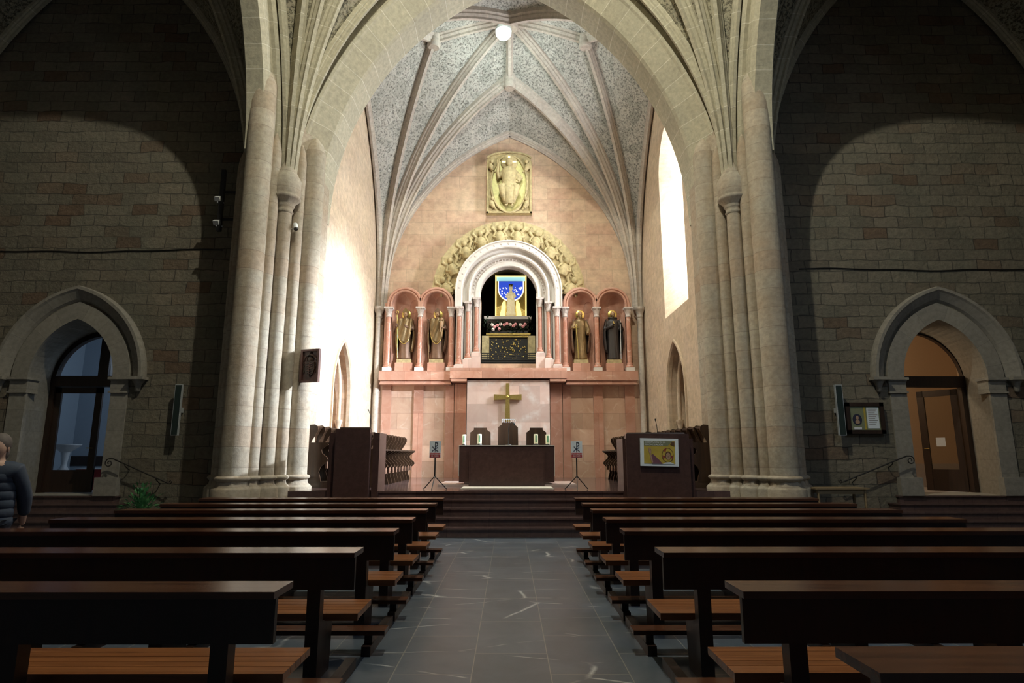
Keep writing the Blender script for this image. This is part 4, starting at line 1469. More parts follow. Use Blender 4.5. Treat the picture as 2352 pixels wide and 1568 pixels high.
# flowers
zf = P(1168, 762, 22.3).z
t = thing('flower_arrangement', 'wide arrangement of pink and cream flowers with dark foliage in the shrine', 'flowers')
MB().box(PX - 0.72, PX + 0.72, 22.32, 22.5, b_.z, b_.z + 0.10).build('trough', 'black', t)
mb = MB()
for k in range(220):
    x = PX + rnd.uniform(-0.95, 0.95)
    z = b_.z + 0.05 + rnd.random() * (0.34 + 0.25 * (abs(x - PX) > 0.75))
    d_ = Vector((rnd.uniform(-1, 1), rnd.uniform(-1, .2), rnd.uniform(-.3, 1))).normalized()
    p = Vector((x, 22.40 + rnd.uniform(-.1, .06), z))
    q = d_.cross(Vector((0, 0, 1))).normalized() * 0.035
    mb.face([p - q * 0.3, p + d_ * 0.07 - q, p + d_ * 0.16, p + d_ * 0.07 + q])
mb.build('foliage', 'darkleaf', t)
M['petal_pink'] = plain('pink_petals', (0.72, 0.30, 0.30), 0.7, noise=0.3)
M['petal_cream'] = plain('cream_petals', (0.80, 0.68, 0.60), 0.7, noise=0.2)
for k, (dx, dz) in enumerate(((-.62, .26), (-.52, .18), (-.42, .24), (-.30, .28), (-.16, .26), (-.06, .30), (.06, .27), (.18, .22), (.26, .28), (.44, .26), (.54, .20), (.62, .28), (-.58, .08), (-.35, .10))):
    mb = MB()
    c_ = Vector((PX + dx, 22.26, b_.z + dz + 0.05))
    for j in range(7):
        q = 2 * PI * j / 7 + k
        mb.ball(c_ + Vector((math.cos(q) * 0.035, 0, math.sin(q) * 0.035)), 0.03, 1, 0.7, 1, 7, 5)
    mb.ball(c_ - Vector((0, 0.02, 0)), 0.028, 1, 1, 1, 7, 5)
    mb.build('blossom', 'petal_pink' if k % 3 else 'petal_cream', t)
# railing
t = thing('shrine_railing', 'low black metal railing across the foot of the shrine opening', 'railing')
za = SZ
a, b_ = xr(1103, 820, 21.75), xr(1233, 820, 21.75)
zz = P(1168, 811, 21.75).z
for k in range(6):
    z = za + 0.02 + (zz - za - 0.02) * k / 5
    MB().bar((a, 21.75, z), (b_, 21.75, z), 0.02, 0.032 if k > 2 else 0.06).build('rail', 'black', t)
for k in range(9):
    x = a + (b_ - a) * k / 8
    MB().bar((x, 21.77, za), (x, 21.77, zz), 0.02).build('post', 'black', t)
MB().box(a, b_, 21.80, 21.83, za, za + 0.20).build('kick_plate', 'black', t)

# ------------------------------------------------------------------ four statues
def statue(px, ypx0, ypx1, label, robe, coat, kind):
    y = 21.32
    b0, b1 = at(px, ypx1, y), at(px, ypx0, y)
    H = b1.z - b0.z
    t = thing('saint_statue', label, 'statue', (b0.x, y, b0.z))
    MB().box(-0.25, 0.25, -0.16, 0.16, -0.13, 0).build('pedestal', 'carved', t)
    MB().box(-0.30, 0.30, -0.19, 0.18, -(b0.z - LZ), -0.13).build('pedestal_base', 'redmarble', t)
    mb = MB()
    h = H
    nf = {'bishop': 9, 'child': 8, 'sword': 11, 'monk': 12}[kind]
    mb.lathe([(0.20, 0), (0.235, 0.02 * h), (0.21, 0.2 * h), (0.20, 0.4 * h), (0.205, 0.55 * h), (0.225, 0.68 * h), (0.215, 0.76 * h), (0.12, 0.82 * h), (0.065, 0.85 * h)], (0, 0, 0), 48,
             sx=1.0, sy=0.72, fold=lambda q, z: (0.07 * math.sin(nf * q + 3 * z) * max(0, 1 - z / (0.75 * h))))
    body_top = 0.82 * h
    # sleeves
    if kind == 'bishop':
        arms = [[(-0.20, 0, 0.76 * h), (-0.30, -0.05, 0.60 * h), (-0.27, -0.20, 0.66 * h)], [(0.20, 0, 0.76 * h), (0.27, -0.08, 0.60 * h), (0.02, -0.22, 0.64 * h)]]
    elif kind == 'child':
        arms = [[(-0.20, 0, 0.76 * h), (-0.30, -0.05, 0.60 * h), (-0.32, -0.14, 0.76 * h)], [(0.20, 0, 0.76 * h), (0.28, -0.08, 0.60 * h), (0.14, -0.24, 0.63 * h)]]
    elif kind == 'sword':
        arms = [[(-0.20, 0, 0.76 * h), (-0.28, -0.08, 0.60 * h), (-0.14, -0.24, 0.62 * h)], [(0.20, 0, 0.76 * h), (0.29, -0.06, 0.58 * h), (0.24, -0.20, 0.48 * h)]]
    else:
        arms = [[(-0.20, 0, 0.76 * h), (-0.29, -0.06, 0.60 * h), (-0.03, -0.22, 0.66 * h)], [(0.20, 0, 0.76 * h), (0.30, -0.05, 0.60 * h), (0.24, -0.20, 0.68 * h)]]
    for q in arms:
        mb.tube(q, [0.085, 0.085, 0.05], 10)
        e = Vector(q[-1])
        for f in range(4):
            mb.tube([e, e + Vector((0.012 * (f - 1.5), -0.04, 0.03 + 0.004 * f)), e + Vector((0.018 * (f - 1.5), -0.06, 0.075 - 0.006 * abs(f - 1.5)))], [0.018, 0.014, 0.010], 6)
        mb.tube([e, e + Vector((0.05, -0.03, 0.03))], [0.016, 0.011], 6)
    voxel(mb.build('robed_body', robe, t), 0.017)
    # hanging cloak: open shell behind and beside the body
    mb = MB()
    rows = []
    for i in range(9):
        z = (0.80 - 0.66 * i / 8) * h
        rr = 0.22 + 0.07 * math.sin(PI * i / 8) + 0.02 * i / 8
        rows.append([(rr * 1.12 * math.cos(q) * (1 + 0.05 * math.sin(9 * q + i * .4)), rr * 0.85 * math.sin(q) * (1 + 0.05 * math.sin(9 * q)), z) for q in [-0.55 + (PI + 1.1) * j / 28 for j in range(29)]])
    mb.grid(rows, None, True)
    ck = mb.build('cloak', coat, t)
    md = ck.modifiers.new('thick', 'SOLIDIFY')
    md.thickness = 0.02
    # head
    hz_ = 0.905 * h
    mb = MB()
    mb.ball((0, -0.02, hz_), 0.092, 0.88, 1.0, 1.22, 18, 12)
    mb.tube([(0, 0, 0.83 * h), (0, -0.01, hz_ - 0.05)], [0.06, 0.05], 10)
    mb.tube([(0, -0.10, hz_ + 0.02), (0, -0.125, hz_ - 0.02)], [0.012, 0.018], 6)
    for sg in (-1, 1):
        mb.ball((sg * 0.033, -0.095, hz_ + 0.022), 0.014, 1, 1, 0.7, 8, 6)
        mb.ball((sg * 0.083, -0.01, hz_), 0.02, 0.5, 1, 1.3, 8, 6)
    mb.tube([(-0.025, -0.105, hz_ - 0.045), (0, -0.112, hz_ - 0.043), (0.025, -0.105, hz_ - 0.045)], 0.008, 6)
    hd = mb.build('head', 'skinst', t)
    if kind in ('sword', 'monk'):
        mb = MB()
        mb.tube([(0, -0.09, hz_ - 0.05), (0, -0.11, hz_ - 0.12), (0, -0.10, hz_ - (0.24 if kind == 'sword' else 0.14))], [0.055, 0.055, 0.012], 10)
        mb.build('beard', 'bronze', hd)
    # halo
    mb = MB()
    mb.lathe([(0.165, 0), (0.172, 0.012), (0.160, 0.02), (0.02, 0.012)], (0, 0, 0), 28)
    ha = mb.build('halo', 'halo', t)
    ha.location = (0.01, 0.09, hz_ + 0.01)
    ha.rotation_euler = (PI / 2, 0, 0)
    if kind in ('bishop', 'child'):
        mb = MB()
        # pointed mitre
        mb.prism([(-0.085, 0), (0.085, 0), (0.095, 0.08), (0, 0.19), (-0.095, 0.08)], lambda p, q, d: (p, d, hz_ + 0.05 + q), -0.09, 0.06)
        mb.build('mitre', 'bronze' if kind == 'bishop' else 'robe', t)
        # chasuble falling in a rounded front
        mb = MB()
        rows = []
        for i in range(9):
            f = i / 8
            rows.append([(0.25 * math.sin(q) * (1 - 0.10 * f), -0.17 - 0.035 * math.cos(q) - 0.030 * math.sin(7 * q * (1 - 0.3 * f) + 5 * f), 0.80 * h - (0.50 * h) * f * (0.40 + 0.60 * math.cos(q * 0.95)) + 0.0) for q in [-1.4 + 2.8 * j / 20 for j in range(21)]])
        mb.grid(rows, None, True)
        ch = mb.build('chasuble', 'bronze', t)
        md = ch.modifiers.new('thick', 'SOLIDIFY')
        md.thickness = 0.02
        edge = MB()
        edge.tube([Vector(p) + Vector((0, -0.012, 0)) for p in rows[-1]], 0.012, 6)
        edge.build('gold_hem', 'halo', ch)
    if kind == 'bishop':
        mb = MB()
        mb.tube([(-0.22, -0.20, 0.02), (-0.27, -0.20, 0.80 * h), (-0.28, -0.20, 0.88 * h)], 0.011, 8)
        mb.tube([(-0.28 + 0.07 * math.sin(q) * (1 - q / 9), -0.20, 0.93 * h - 0.07 * math.cos(q) * (1 - q / 9)) for q in [k * 0.45 for k in range(14)]], 0.011, 8)
        mb.build('crozier', 'halo', t)
    if kind == 'child':
        mb = MB()
        mb.tube([(0.16, -0.26, 0.62 * h), (0.18, -0.27, 0.70 * h), (0.18, -0.26, 0.745 * h)], [0.06, 0.075, 0.03], 10)
        mb.ball((0.18, -0.27, 0.785 * h), 0.05, 1, 1, 1.1, 10, 8)
        mb.tube([(0.15, -0.28, 0.62 * h), (0.13, -0.31, 0.52 * h)], [0.04, 0.02], 7)
        mb.build('carried_child', 'skinst', t)
        MB().tube([(-0.27, -0.16, 0.02), (-0.29, -0.14, 0.55 * h)], 0.014, 8).build('staff', 'bronze', t)
    if kind == 'sword':
        mb = MB()
        mb.bar((-0.17, -0.27, 0.60 * h), (-0.10, -0.25, 0.02), 0.035, 0.012, (0, 1, 0))
        mb.bar((-0.27, -0.27, 0.612 * h), (-0.06, -0.27, 0.622 * h), 0.022)
        mb.tube([(-0.17, -0.27, 0.61 * h), (-0.18, -0.27, 0.67 * h)], 0.014, 8)
        mb.build('sword', 'halo', t)
    if kind == 'monk':
        MB().tube([(0.22, -0.22, 0.01), (0.235, -0.22, 0.76 * h)], 0.010, 8).build('staff', 'whitep', t)
        mb = MB()
        mb.box(-0.012, 0.012, -0.20, -0.185, 0.66 * h, 0.75 * h)
        mb.box(-0.035, 0.035, -0.20, -0.185, 0.70 * h, 0.715 * h)
        mb.build('pectoral_cross', 'halo', t)
        mb = MB()
        mb.tube([(0.13 * math.cos(q), 0.02 + 0.11 * math.sin(q), 0.83 * h + 0.02 * math.sin(q)) for q in [2 * PI * k / 16 for k in range(17)]], 0.045, 8, cap=False)
        mb.build('hood', coat, t)
    return t


statue(929, 712, 826, 'gilded bishop statue holding a tall crozier in the first niche from the left', 'robe', 'bronze', 'bishop')
statue(1003, 712, 826, 'gilded statue raising one hand and carrying a small child, beside the portal', 'robe', 'robe', 'child')
statue(1334, 711, 827, 'bearded gilded statue resting a long sword, beside the portal', 'bronze', 'robe', 'sword')
statue(1410, 711, 827, 'dark robed statue with cross and thin white staff in the last niche', 'darkrobe', 'darkrobe', 'monk')

# ------------------------------------------------------------------ altar and sanctuary
ya = 15.35
t = thing('altar', 'dark brown stone altar block under a thin white cloth', 'altar', (xr(1164, 1060, ya), ya, PZ))
ax = (xr(1274, 1060, ya) - xr(1054, 1060, ya)) / 2
ah = at(1164, 1023, ya).z - PZ
MB().box(-ax, ax, 0.12, 1.05, 0.10, ah).build('block', 'brown', t)
fx = (xr(1251, 1100, ya) - xr(1077, 1100, ya)) / 2
MB().box(-fx, fx, 0.0, 0.14, 0.0, ah - 0.13).build('front_panel', 'brown', t)
MB().box(-ax + .12, ax - .12, 0.2, 1.0, 0, 0.10).build('foot', 'paleslab', t)
o = MB()
o.box(-ax - 0.01, ax + 0.01, 0.10, 1.06, ah, ah + 0.012)
for sg in (-1, 1):
    x0, x1 = sorted((sg * (ax + 0.005), sg * (ax + 0.015)))
    o.box(x0, x1, 0.12, 1.04, ah - 0.75, ah + 0.012)
cl = o.build('altar_cloth', 'cloth')
cl.location = t.location
tag(cl, 'white cloth lying over the top and ends of the dark altar', 'cloth')
ro = MB()
ro.box(-1.05, 1.08, -1.0, -0.12, 0, 0.015)
rg = ro.build('rug', 'rug')
rg.location = (t.location.x, ya, PZ)
tag(rg, 'cream rug on the floor in front of the dark altar', 'rug')
o = MB().box(-1.72, 1.75, 0.15, 2.0, 0, 0.05).build('altar_carpet', 'paleslab')
o.location = (t.location.x, ya + 0.0, PZ)
tag(o, 'pale pink mat spreading either side under the altar', 'mat')
mb = None
# candles
for i, (px, dy, where) in enumerate(((1066, 0.75, 'outermost candle at the left end of the altar'), (1101.5, 0.40, 'second altar candle from the left end'),
                                     (1231, 0.40, 'second altar candle from the right end'), (1258, 0.75, 'outermost candle at the right end of the altar'))):
    y = ya + dy
    z0 = PZ + ah + 0.012
    ct = thing('altar_candle', 'short thick cream ' + where, 'candle', (xr(px, 1010, y), y, z0), group='cream candles on the altar')
    MB().lathe([(0.075, 0), (0.075, 0.015), (0.03, 0.03), (0.05, 0.045), (0.05, 0.05)], (0, 0, 0), 16).build('holder', 'black', ct)
    MB().lathe([(0.055, 0.045), (0.055, 0.28), (0.02, 0.285)], (0, 0, 0), 18).build('wax', 'wax', ct)
    MB().box(-0.018, 0.018, -0.059, -0.05, 0.08, 0.25).build('green_motif', 'green', ct)
    MB().tube([(0, 0, 0.28), (0.003, 0, 0.30)], 0.003, 5).build('wick', 'black', ct)
# microphones on the altar
t = thing('altar_microphone', 'black microphone on a stand at the middle of the altar', 'microphone', (xr(1168, 1000, ya + .5), ya + .5, PZ + ah + 0.012))
MB().lathe([(0.08, 0), (0.08, 0.015), (0.02, 0.03)], (0, 0, 0), 16).build('base', 'black', t)
MB().tube([(0, 0, 0.02), (0, 0, 0.42), (0.02, 0, 0.52)], 0.012, 8).build('stem', 'black', t)
MB().tube([(0.02, 0, 0.54), (0.10, -0.03, 0.60), (0.14, -0.04, 0.56)], 0.008, 8).build('gooseneck', 'black', t)
MB().ball((0.145, -0.045, 0.545), 0.028, 1, 1, 1.2, 10, 7).build('head', 'black', t)
# three chairs behind the altar
yc = 18.3
for px0, px1, ptop, lab in ((1079, 1128, 982, 'dark leather presider chair left of the tall middle chair'), (1143, 1191, 970, 'tall dark middle chair with openwork crest behind the altar'),
                            (1208, 1256, 982, 'dark leather presider chair right of the tall middle chair')):
    xa, xb = xr(px0, 1000, yc), xr(px1, 1000, yc)
    zt_ = at(1168, ptop, yc).z - PZ
    hw_ = (xb - xa) / 2
    ct = thing('presider_chair', lab, 'chair', ((xa + xb) / 2, yc, PZ))
    bt = MB()
    bt.prism([(-hw_ * .98, 0.45), (hw_ * .98, 0.45), (hw_ * .95, zt_ - 0.14), (hw_ * 0.62, zt_ - 0.06), (hw_ * 0.62, zt_), (-hw_ * 0.62, zt_), (-hw_ * 0.62, zt_ - 0.06), (-hw_ * .95, zt_ - 0.14)], lambda p, q, d: (p, d, q), 0.0, 0.07)
    bt.build('backrest', 'stall', ct)
    MB().box(-hw_, hw_, -0.55, 0.02, 0.36, 0.46).build('seat', 'stall', ct)
    for sg in (-1, 1):
        x0, x1 = sorted((sg * hw_, sg * (hw_ + 0.06)))
        MB().box(x0, x1, -0.55, 0.05, 0.0, 0.66).build('side_panel', 'stall', ct)
        MB().box(x0 - 0.02, x1 + 0.02, -0.58, 0.02, 0.66, 0.70).build('armrest', 'stall', ct)
    if px0 == 1143:
        cr = MB()
        for k in range(7):
            x = -hw_ * 0.6 + hw_ * 1.2 * k / 6
            cr.tube([(x, 0.03, zt_ - 0.02), (x + 0.03, 0.03, zt_ + 0.05), (x, 0.03, zt_ + 0.10)], 0.008, 6)
        cr.bar((-hw_ * .6, 0.03, zt_ + 0.10), (hw_ * .6, 0.03, zt_ + 0.10), 0.012)
        cr.build('crest', 'grey', ct)
# tall cross on the wall
yx = 20.80
a, b_ = at(1166, 968, yx), at(1166, 880, yx)
t = thing('gold_cross', 'large gilded cross standing out from the pale marble slab', 'cross', (a.x, yx, a.z))
h = b_.z - a.z
hwx = (xr(1198, 912, yx) - xr(1134, 912, yx)) / 2
zb_ = at(1166, 912, yx).z - a.z
mb = MB()
mb.prism([(-0.085, 0), (0.085, 0), (0.065, zb_ - 0.09), (0.062, h), (-0.062, h), (-0.065, zb_ - 0.09)], lambda p, q, d: (p, d, q), -0.05, 0.05)
mb.build('upright', 'gold', t)
for sg in (-1, 1):
    mb = MB()
    pl_ = [(sg * 0.06, zb_ - 0.075), (sg * hwx, zb_ - 0.095), (sg * hwx, zb_ + 0.095), (sg * 0.06, zb_ + 0.075)]
    mb.prism(pl_ if sg > 0 else pl_[::-1], lambda p, q, d: (p, d, q), -0.045, 0.045)
    mb.build('cross_arm', 'gold', t)
MB().ball((0, -0.06, zb_), 0.05, 1, 0.4, 1, 12, 8).build('boss', 'halo', t)
mb = MB()
mb.bar((0, 0.03, zb_), (0, 0.12, zb_), 0.05)
mb.build('bracket', 'black', t)
for v in MB().v:
    pass

# sign stands
for px, lab, tilt in ((998, 'chi rho sign on a black tripod near the left choir stalls', 0.02), (1326, 'chi rho sign on a black tripod near the pulpit with the poster', -0.03)):
    y = 13.95
    p = at(px, 1126, y)
    t = thing('sign_stand', 'small white ' + lab, 'sign', (p.x, y, PZ))
    zz = lambda yy: at(px, yy, y).z - PZ
    px2m = y / 1430
    MB().tube([(0, 0, zz(1095)), (0, 0, zz(1049))], 0.016, 10).build('pole', 'black', t)
    for q in (-PI / 2 - 0.1, PI / 6 - 0.05, PI * 5 / 6 + 0.05):
        e = 0.29
        MB().tube([(0, 0, zz(1093)), (e * math.cos(q), e * math.sin(q), 0.012)], 0.011, 8).build('leg', 'black', t)
    bh, bt_ = zz(1050), zz(1013)
    w2 = 0.128
    MB().box(-w2, w2, -0.03, -0.018, bh - 0.01, bt_).build('board', 'paper', t)
    MB().box(-w2 * 0.94, w2 * 0.94, -0.036, -0.03, bh, bh + 0.10).build('red_panel', 'sign_red', t)
    text_mesh('lettering', 'PROHIBIDO', 0.045, 'letter', t, (0, -0.037, bh + 0.056))
    text_mesh('lettering', 'EL PASO', 0.045, 'letter', t, (0, -0.037, bh + 0.014))
    mb = MB()
    zc = bh + 0.12
    H_ = bt_ - zc - 0.02
    yy = -0.034
    mb.tube([(0, yy, zc), (0, yy, zc + H_)], 0.008, 6)
    mb.tube([(0.055 * math.sin(q) * 1.0, yy, zc + H_ - 0.045 + 0.045 * math.cos(q)) for q in [PI * k / 10 for k in range(11)]], 0.008, 6)
    mb.tube([(-0.06, yy, zc + H_ * 0.55), (-0.02, yy, zc + H_ * .35), (0.03, yy, zc + 0.04), (0.07, yy, zc + 0.01)], 0.006, 6)
    mb.tube([(0.055, yy, zc + H_ * 0.48), (0.01, yy, zc + H_ * .33), (-0.03, yy, zc + 0.05), (-0.07, yy, zc + 0.01)], 0.006, 6)
    mb.build('chi_rho', 'ink', t)

# pulpits
def pulpit(label, x0, x1, sx0, sx1, ytop, ystep, side):
    y = 13.2
    a, b_ = xr(x0, 1060, y), xr(x1, 1060, y)
    zt_ = at(1168, ytop, y).z
    t = thing('pulpit', label, 'pulpit', ((a + b_) / 2, y, 0.638))
    w_ = (b_ - a) / 2
    ht = zt_ - 0.638
    MB().box(-w_, w_, 0.0, 0.16, 0, ht).build('front_slab', 'brown', t)
    c_, d_ = xr(sx0, 1060, y + .25) - (a + b_) / 2, xr(sx1, 1060, y + .25) - (a + b_) / 2
    zs_ = at(1168, ystep, y + .25).z - 0.638
    for q in ((c_, c_ + 0.14), (d_ - 0.14, d_)):
        MB().box(q[0], q[1], 0.17, 0.9, 0.16, zs_).build('side_slab', 'brown', t)
        MB().box(q[0], q[1], 0.17, 0.9, 0, 0.16).build('side_foot', 'brown', t)
    MB().obox((0, 0.35, ht - 0.06), (1, 0, 0), (0, 0.94, -0.34), (0, 0.34, 0.94), w_ - 0.05, 0.22, 0.02).build('reading_desk', 'stall', t)
    return t, w_, ht


t, w_, ht = pulpit('tall dark granite pulpit with thin microphone left of the altar', 768, 848, 757, 872, 984, 994, -1)
m_ = thing('gooseneck_microphone', 'thin black gooseneck microphone bending from the plain pulpit top', 'microphone', (t.location.x + w_ - 0.05, 13.4, 0.638 + ht))
MB().tube([(0, 0, -0.06), (0.0, 0, 0.22), (-0.015, 0, 0.32), (-0.05, 0, 0.40)], 0.007, 8).build('stem', 'black', m_)
MB().tube([(-0.05, 0, 0.40), (-0.065, 0, 0.425)], [0.014, 0.012], 8).build('head', 'black', m_)
t, w_, ht = pulpit('wide dark granite pulpit with framed yellow poster right of the altar', 1440, 1586, 1430, 1592, 996, 1007, 1)
m_ = thing('gooseneck_microphone', 'thin straight black microphone rising from the pulpit with the poster', 'microphone', (xr(1511, 1000, 13.4), 13.4, 0.638 + ht))
MB().tube([(0, 0, -0.06), (-0.01, 0, 0.18), (-0.035, 0, 0.29)], 0.007, 8).build('stem', 'black', m_)
MB().tube([(-0.035, 0, 0.29), (-0.04, 0, 0.335)], [0.013, 0.012], 8).build('head', 'black', m_)
# poster on the pulpit
yp = 13.14
p = [at(1470, 1008, yp), at(1558, 1006, yp), at(1560, 1069, yp), at(1473, 1071, yp)]
cx, cz = sum(q.x for q in p) / 4, sum(q.z for q in p) / 4
pw, ph = 0.405, 0.29
t = thing('poster', 'white framed yellow poster of a haloed figure raising one hand', 'poster', (cx, yp, cz))
t.rotation_euler = (0, 0.02, 0)
M['poster_yellow'] = plain('poster_yellow', (0.50, 0.37, 0.055), 0.7, noise=0.25, scale=6)
M['poster_grey'] = plain('poster_grey_green', (0.20, 0.22, 0.13), 0.7)
M['poster_skin'] = plain('poster_skin', (0.42, 0.27, 0.18), 0.7)
M['poster_purple'] = plain('poster_purple', (0.17, 0.07, 0.10), 0.7)
M['poster_red'] = plain('poster_red', (0.28, 0.04, 0.03), 0.7)
M['poster_brown'] = plain('poster_brown', (0.10, 0.05, 0.02), 0.7)
MB().box(-pw, pw, 0.0, 0.05, -ph, ph).build('frame', 'paper', t)
g = 0.075
fl = lambda poly, nm, mt, d: MB().prism(poly, lambda a, b_, q: (a, q, b_), -d, 0.0).build(nm, mt, t)
fl([(-pw + g, -ph + .05), (pw - g, -ph + .05), (pw - g, ph - .05), (-pw + g, ph - .05)], 'yellow_ground', 'poster_yellow', 0.004)
fl([(-pw + g, ph - .155), (pw - g - 0.16, ph - .155), (pw - g - .05, ph - .05), (-pw + g, ph - .05)], 'title_band', 'poster_grey', 0.006)
text_mesh('lettering', 'CELEBRACIÓN DE LA', 0.050, 'letter', t, (-pw + g + .02, -0.008, ph - .098), align='LEFT', sx=0.92)
text_mesh('lettering', 'RECONCILIACIÓN', 0.050, 'letter', t, (-pw + g + .02, -0.008, ph - .148), align='LEFT', sx=0.92)
hx, hz2 = 0.17, -0.06
el = lambda x, z, rx, rz, n=28: [(x + rx * math.cos(2 * PI * k / n), z + rz * math.sin(2 * PI * k / n)) for k in range(n)]
fl(el(hx, hz2, 0.125, 0.155), 'halo', 'poster_brown', 0.008)
fl(el(hx, hz2, 0.112, 0.142), 'halo', 'poster_yellow', 0.010)
fl([(hx - .05, hz2 + .05), (hx - .02, hz2 + .15), (hx - .09, hz2 + .12)], 'halo', 'poster_red', 0.012)
fl([(hx + .05, hz2 - .02), (hx + .11, hz2 + .0), (hx + .10, hz2 - .08)], 'halo', 'poster_red', 0.012)
fl([(hx - .05, hz2 - .02), (hx - .11, hz2 - .0), (hx - .09, hz2 - .09)], 'halo', 'poster_red', 0.012)
fl(el(hx + .01, hz2 - .005, 0.066, 0.088), 'figure', 'poster_brown', 0.014)
fl(el(hx + .01, hz2 - .02, 0.048, 0.075), 'figure', 'poster_skin', 0.016)
for dx in (-.018, .028):
    fl(el(hx + dx, hz2 - .005, 0.010, 0.006, 10), 'figure', 'ink', 0.018)
fl([(hx + .002, hz2 - .04), (hx + .016, hz2 - .04), (hx + .010, hz2 - .01)], 'figure', 'poster_brown', 0.018)
fl([(-.16, -ph + .05), (.06, -ph + .05), (-.02, -.15), (-.14, -.04), (-.17, -.05), (-.19, -.12)], 'figure', 'poster_purple', 0.010)
fl([(-.17, -ph + .06), (-.14, -ph + .08), (-.185, -.04), (-.21, -.02), (-.205, -.08)], 'figure', 'poster_skin', 0.013)
fl([(-.215, -.03), (-.18, -.03), (-.175, .03), (-.20, .06), (-.235, .03)], 'figure', 'poster_skin', 0.013)
for k in range(4):
    x = -.232 + .016 * k
    fl([(x, .04), (x + .011, .04), (x + .004 - .01 * (k < 2), .10 - 0.01 * abs(k - 1)), (x - .004 - .01 * (k < 2), .10 - 0.01 * abs(k - 1))], 'figure', 'poster_skin', 0.013)
fl([(.06, -ph + .05), (pw - g - .02, -ph + .05), (hx + .06, -ph + .09), (hx - .04, -ph + .08)], 'figure', 'paper', 0.010)
fl([(pw - g - .1, ph - .13), (pw - g - .01, ph - .16), (pw - g - .01, ph - .06), (pw - g - .07, ph - .07)], 'figure', 'poster_brown', 0.009)

# ------------------------------------------------------------------ choir stalls
def stall_row(label, x_front, s, y0, n, sp, zbase, back):
    """s = -1: row on the left side, facing +x"""
    t = thing('choir_stalls', label, 'stalls', (x_front, y0, zbase))
    f = -s     # direction of the aisle
    prof = [(-0.58, 0.0), (-0.58, 1.24), (-0.50, 1.32), (-0.38, 1.33), (-0.31, 1.28), (-0.30, 1.20), (-0.36, 1.08), (-0.44, 0.96), (-0.46, 0.88), (-0.06, 0.88), (-0.04, 0.85), (-0.10, 0.82),
            (-0.20, 0.74), (-0.18, 0.66), (-0.06, 0.56), (-0.03, 0.50), (-0.08, 0.44), (-0.20, 0.34), (-0.24, 0.22), (-0.20, 0.10), (-0.18, 0.0)]
    fn = lambda yy: (lambda a, b_, d: (a * f, yy + d, b_))
    pp = prof if f > 0 else prof[::-1]
    for k in range(n + 1):
        y = k * sp
        MB().prism(pp, fn(y), -0.022, 0.022).build('divider', 'stall', t)
    L_ = n * sp
    mb = MB()
    mb.box(*sorted((-0.60 * f, -0.55 * f)), 0, L_, 0, 1.22)
    mb.build('back_panel', 'stall', t)
    for k in range(n):
        y = (k + 0.5) * sp
        mb = MB()
        rows = []
        for i in range(7):
            z = 0.90 + 0.40 * i / 6
            dx = -0.50 + 0.16 * (i / 6) ** 2
            rows.append([((dx - 0.06 * math.sin(PI * j / 8)) * f, y - sp / 2 + sp * j / 8, z) for j in range(9)])
        mb.grid(rows, None, True)
        q = mb.build('stall_back', 'stall', t)
        md = q.modifiers.new('thick', 'SOLIDIFY')
        md.thickness = 0.025
        mb = MB()
        mb.box(*sorted((-0.50 * f, -0.10 * f)), y - sp / 2 + .03, y + sp / 2 - .03, 0.46, 0.50)
        se = mb.build('seat', 'stall', t)
        mb = MB()
        mb.prism([(y - 0.10, 0.46), (y - 0.05, 0.30), (y + 0.05, 0.30), (y + 0.10, 0.46)], (lambda a, b_, d: (d, a, b_)), *sorted((-0.16 * f, -0.11 * f)))
        mb.build('misericord', 'pinkwood', t)
        # curved arm shelf
        mb = MB()
        pl = [(-0.50, y - sp / 2), (-0.02, y - sp / 2)] + [(-0.02 - 0.14 * math.sin(PI * j / 8), y - sp / 2 + sp * j / 8) for j in range(1, 8)] + [(-0.02, y + sp / 2), (-0.50, y + sp / 2)]
        if f < 0:
            pl = pl[::-1]
        mb.prism(pl, lambda a, b_, d: (a * f, b_, d), 0.87, 0.905)
        mb.build('arm_shelf', 'stall', t)
    return t


M['pinkwood'] = wood('stall_bracket_wood', (0.16, 0.09, 0.06), (0.26, 0.15, 0.10), 0.35, 'z')
for s in (-1, 1):
    side = 'left' if s < 0 else 'right'
    stall_row('front row of carved dark wooden choir stalls on the ' + side + ' of the altar', s * 3.00, s, 15.0 if s < 0 else 15.2, 10, 0.49, PZ, False)
    o = MB().box(*sorted((s * 4.10, s * 4.84)), 14.65, 20.2, 0, 0.15).build('stall_platform', 'stall')
    o.location.z = PZ
    tag(o, 'dark wooden step carrying the rear choir stalls along the ' + side + ' wall', 'platform')
    stall_row('rear row of dark choir stalls against the ' + side + ' chancel wall', s * 4.24, s, 14.66, 9, 0.56, PZ + 0.15, True)
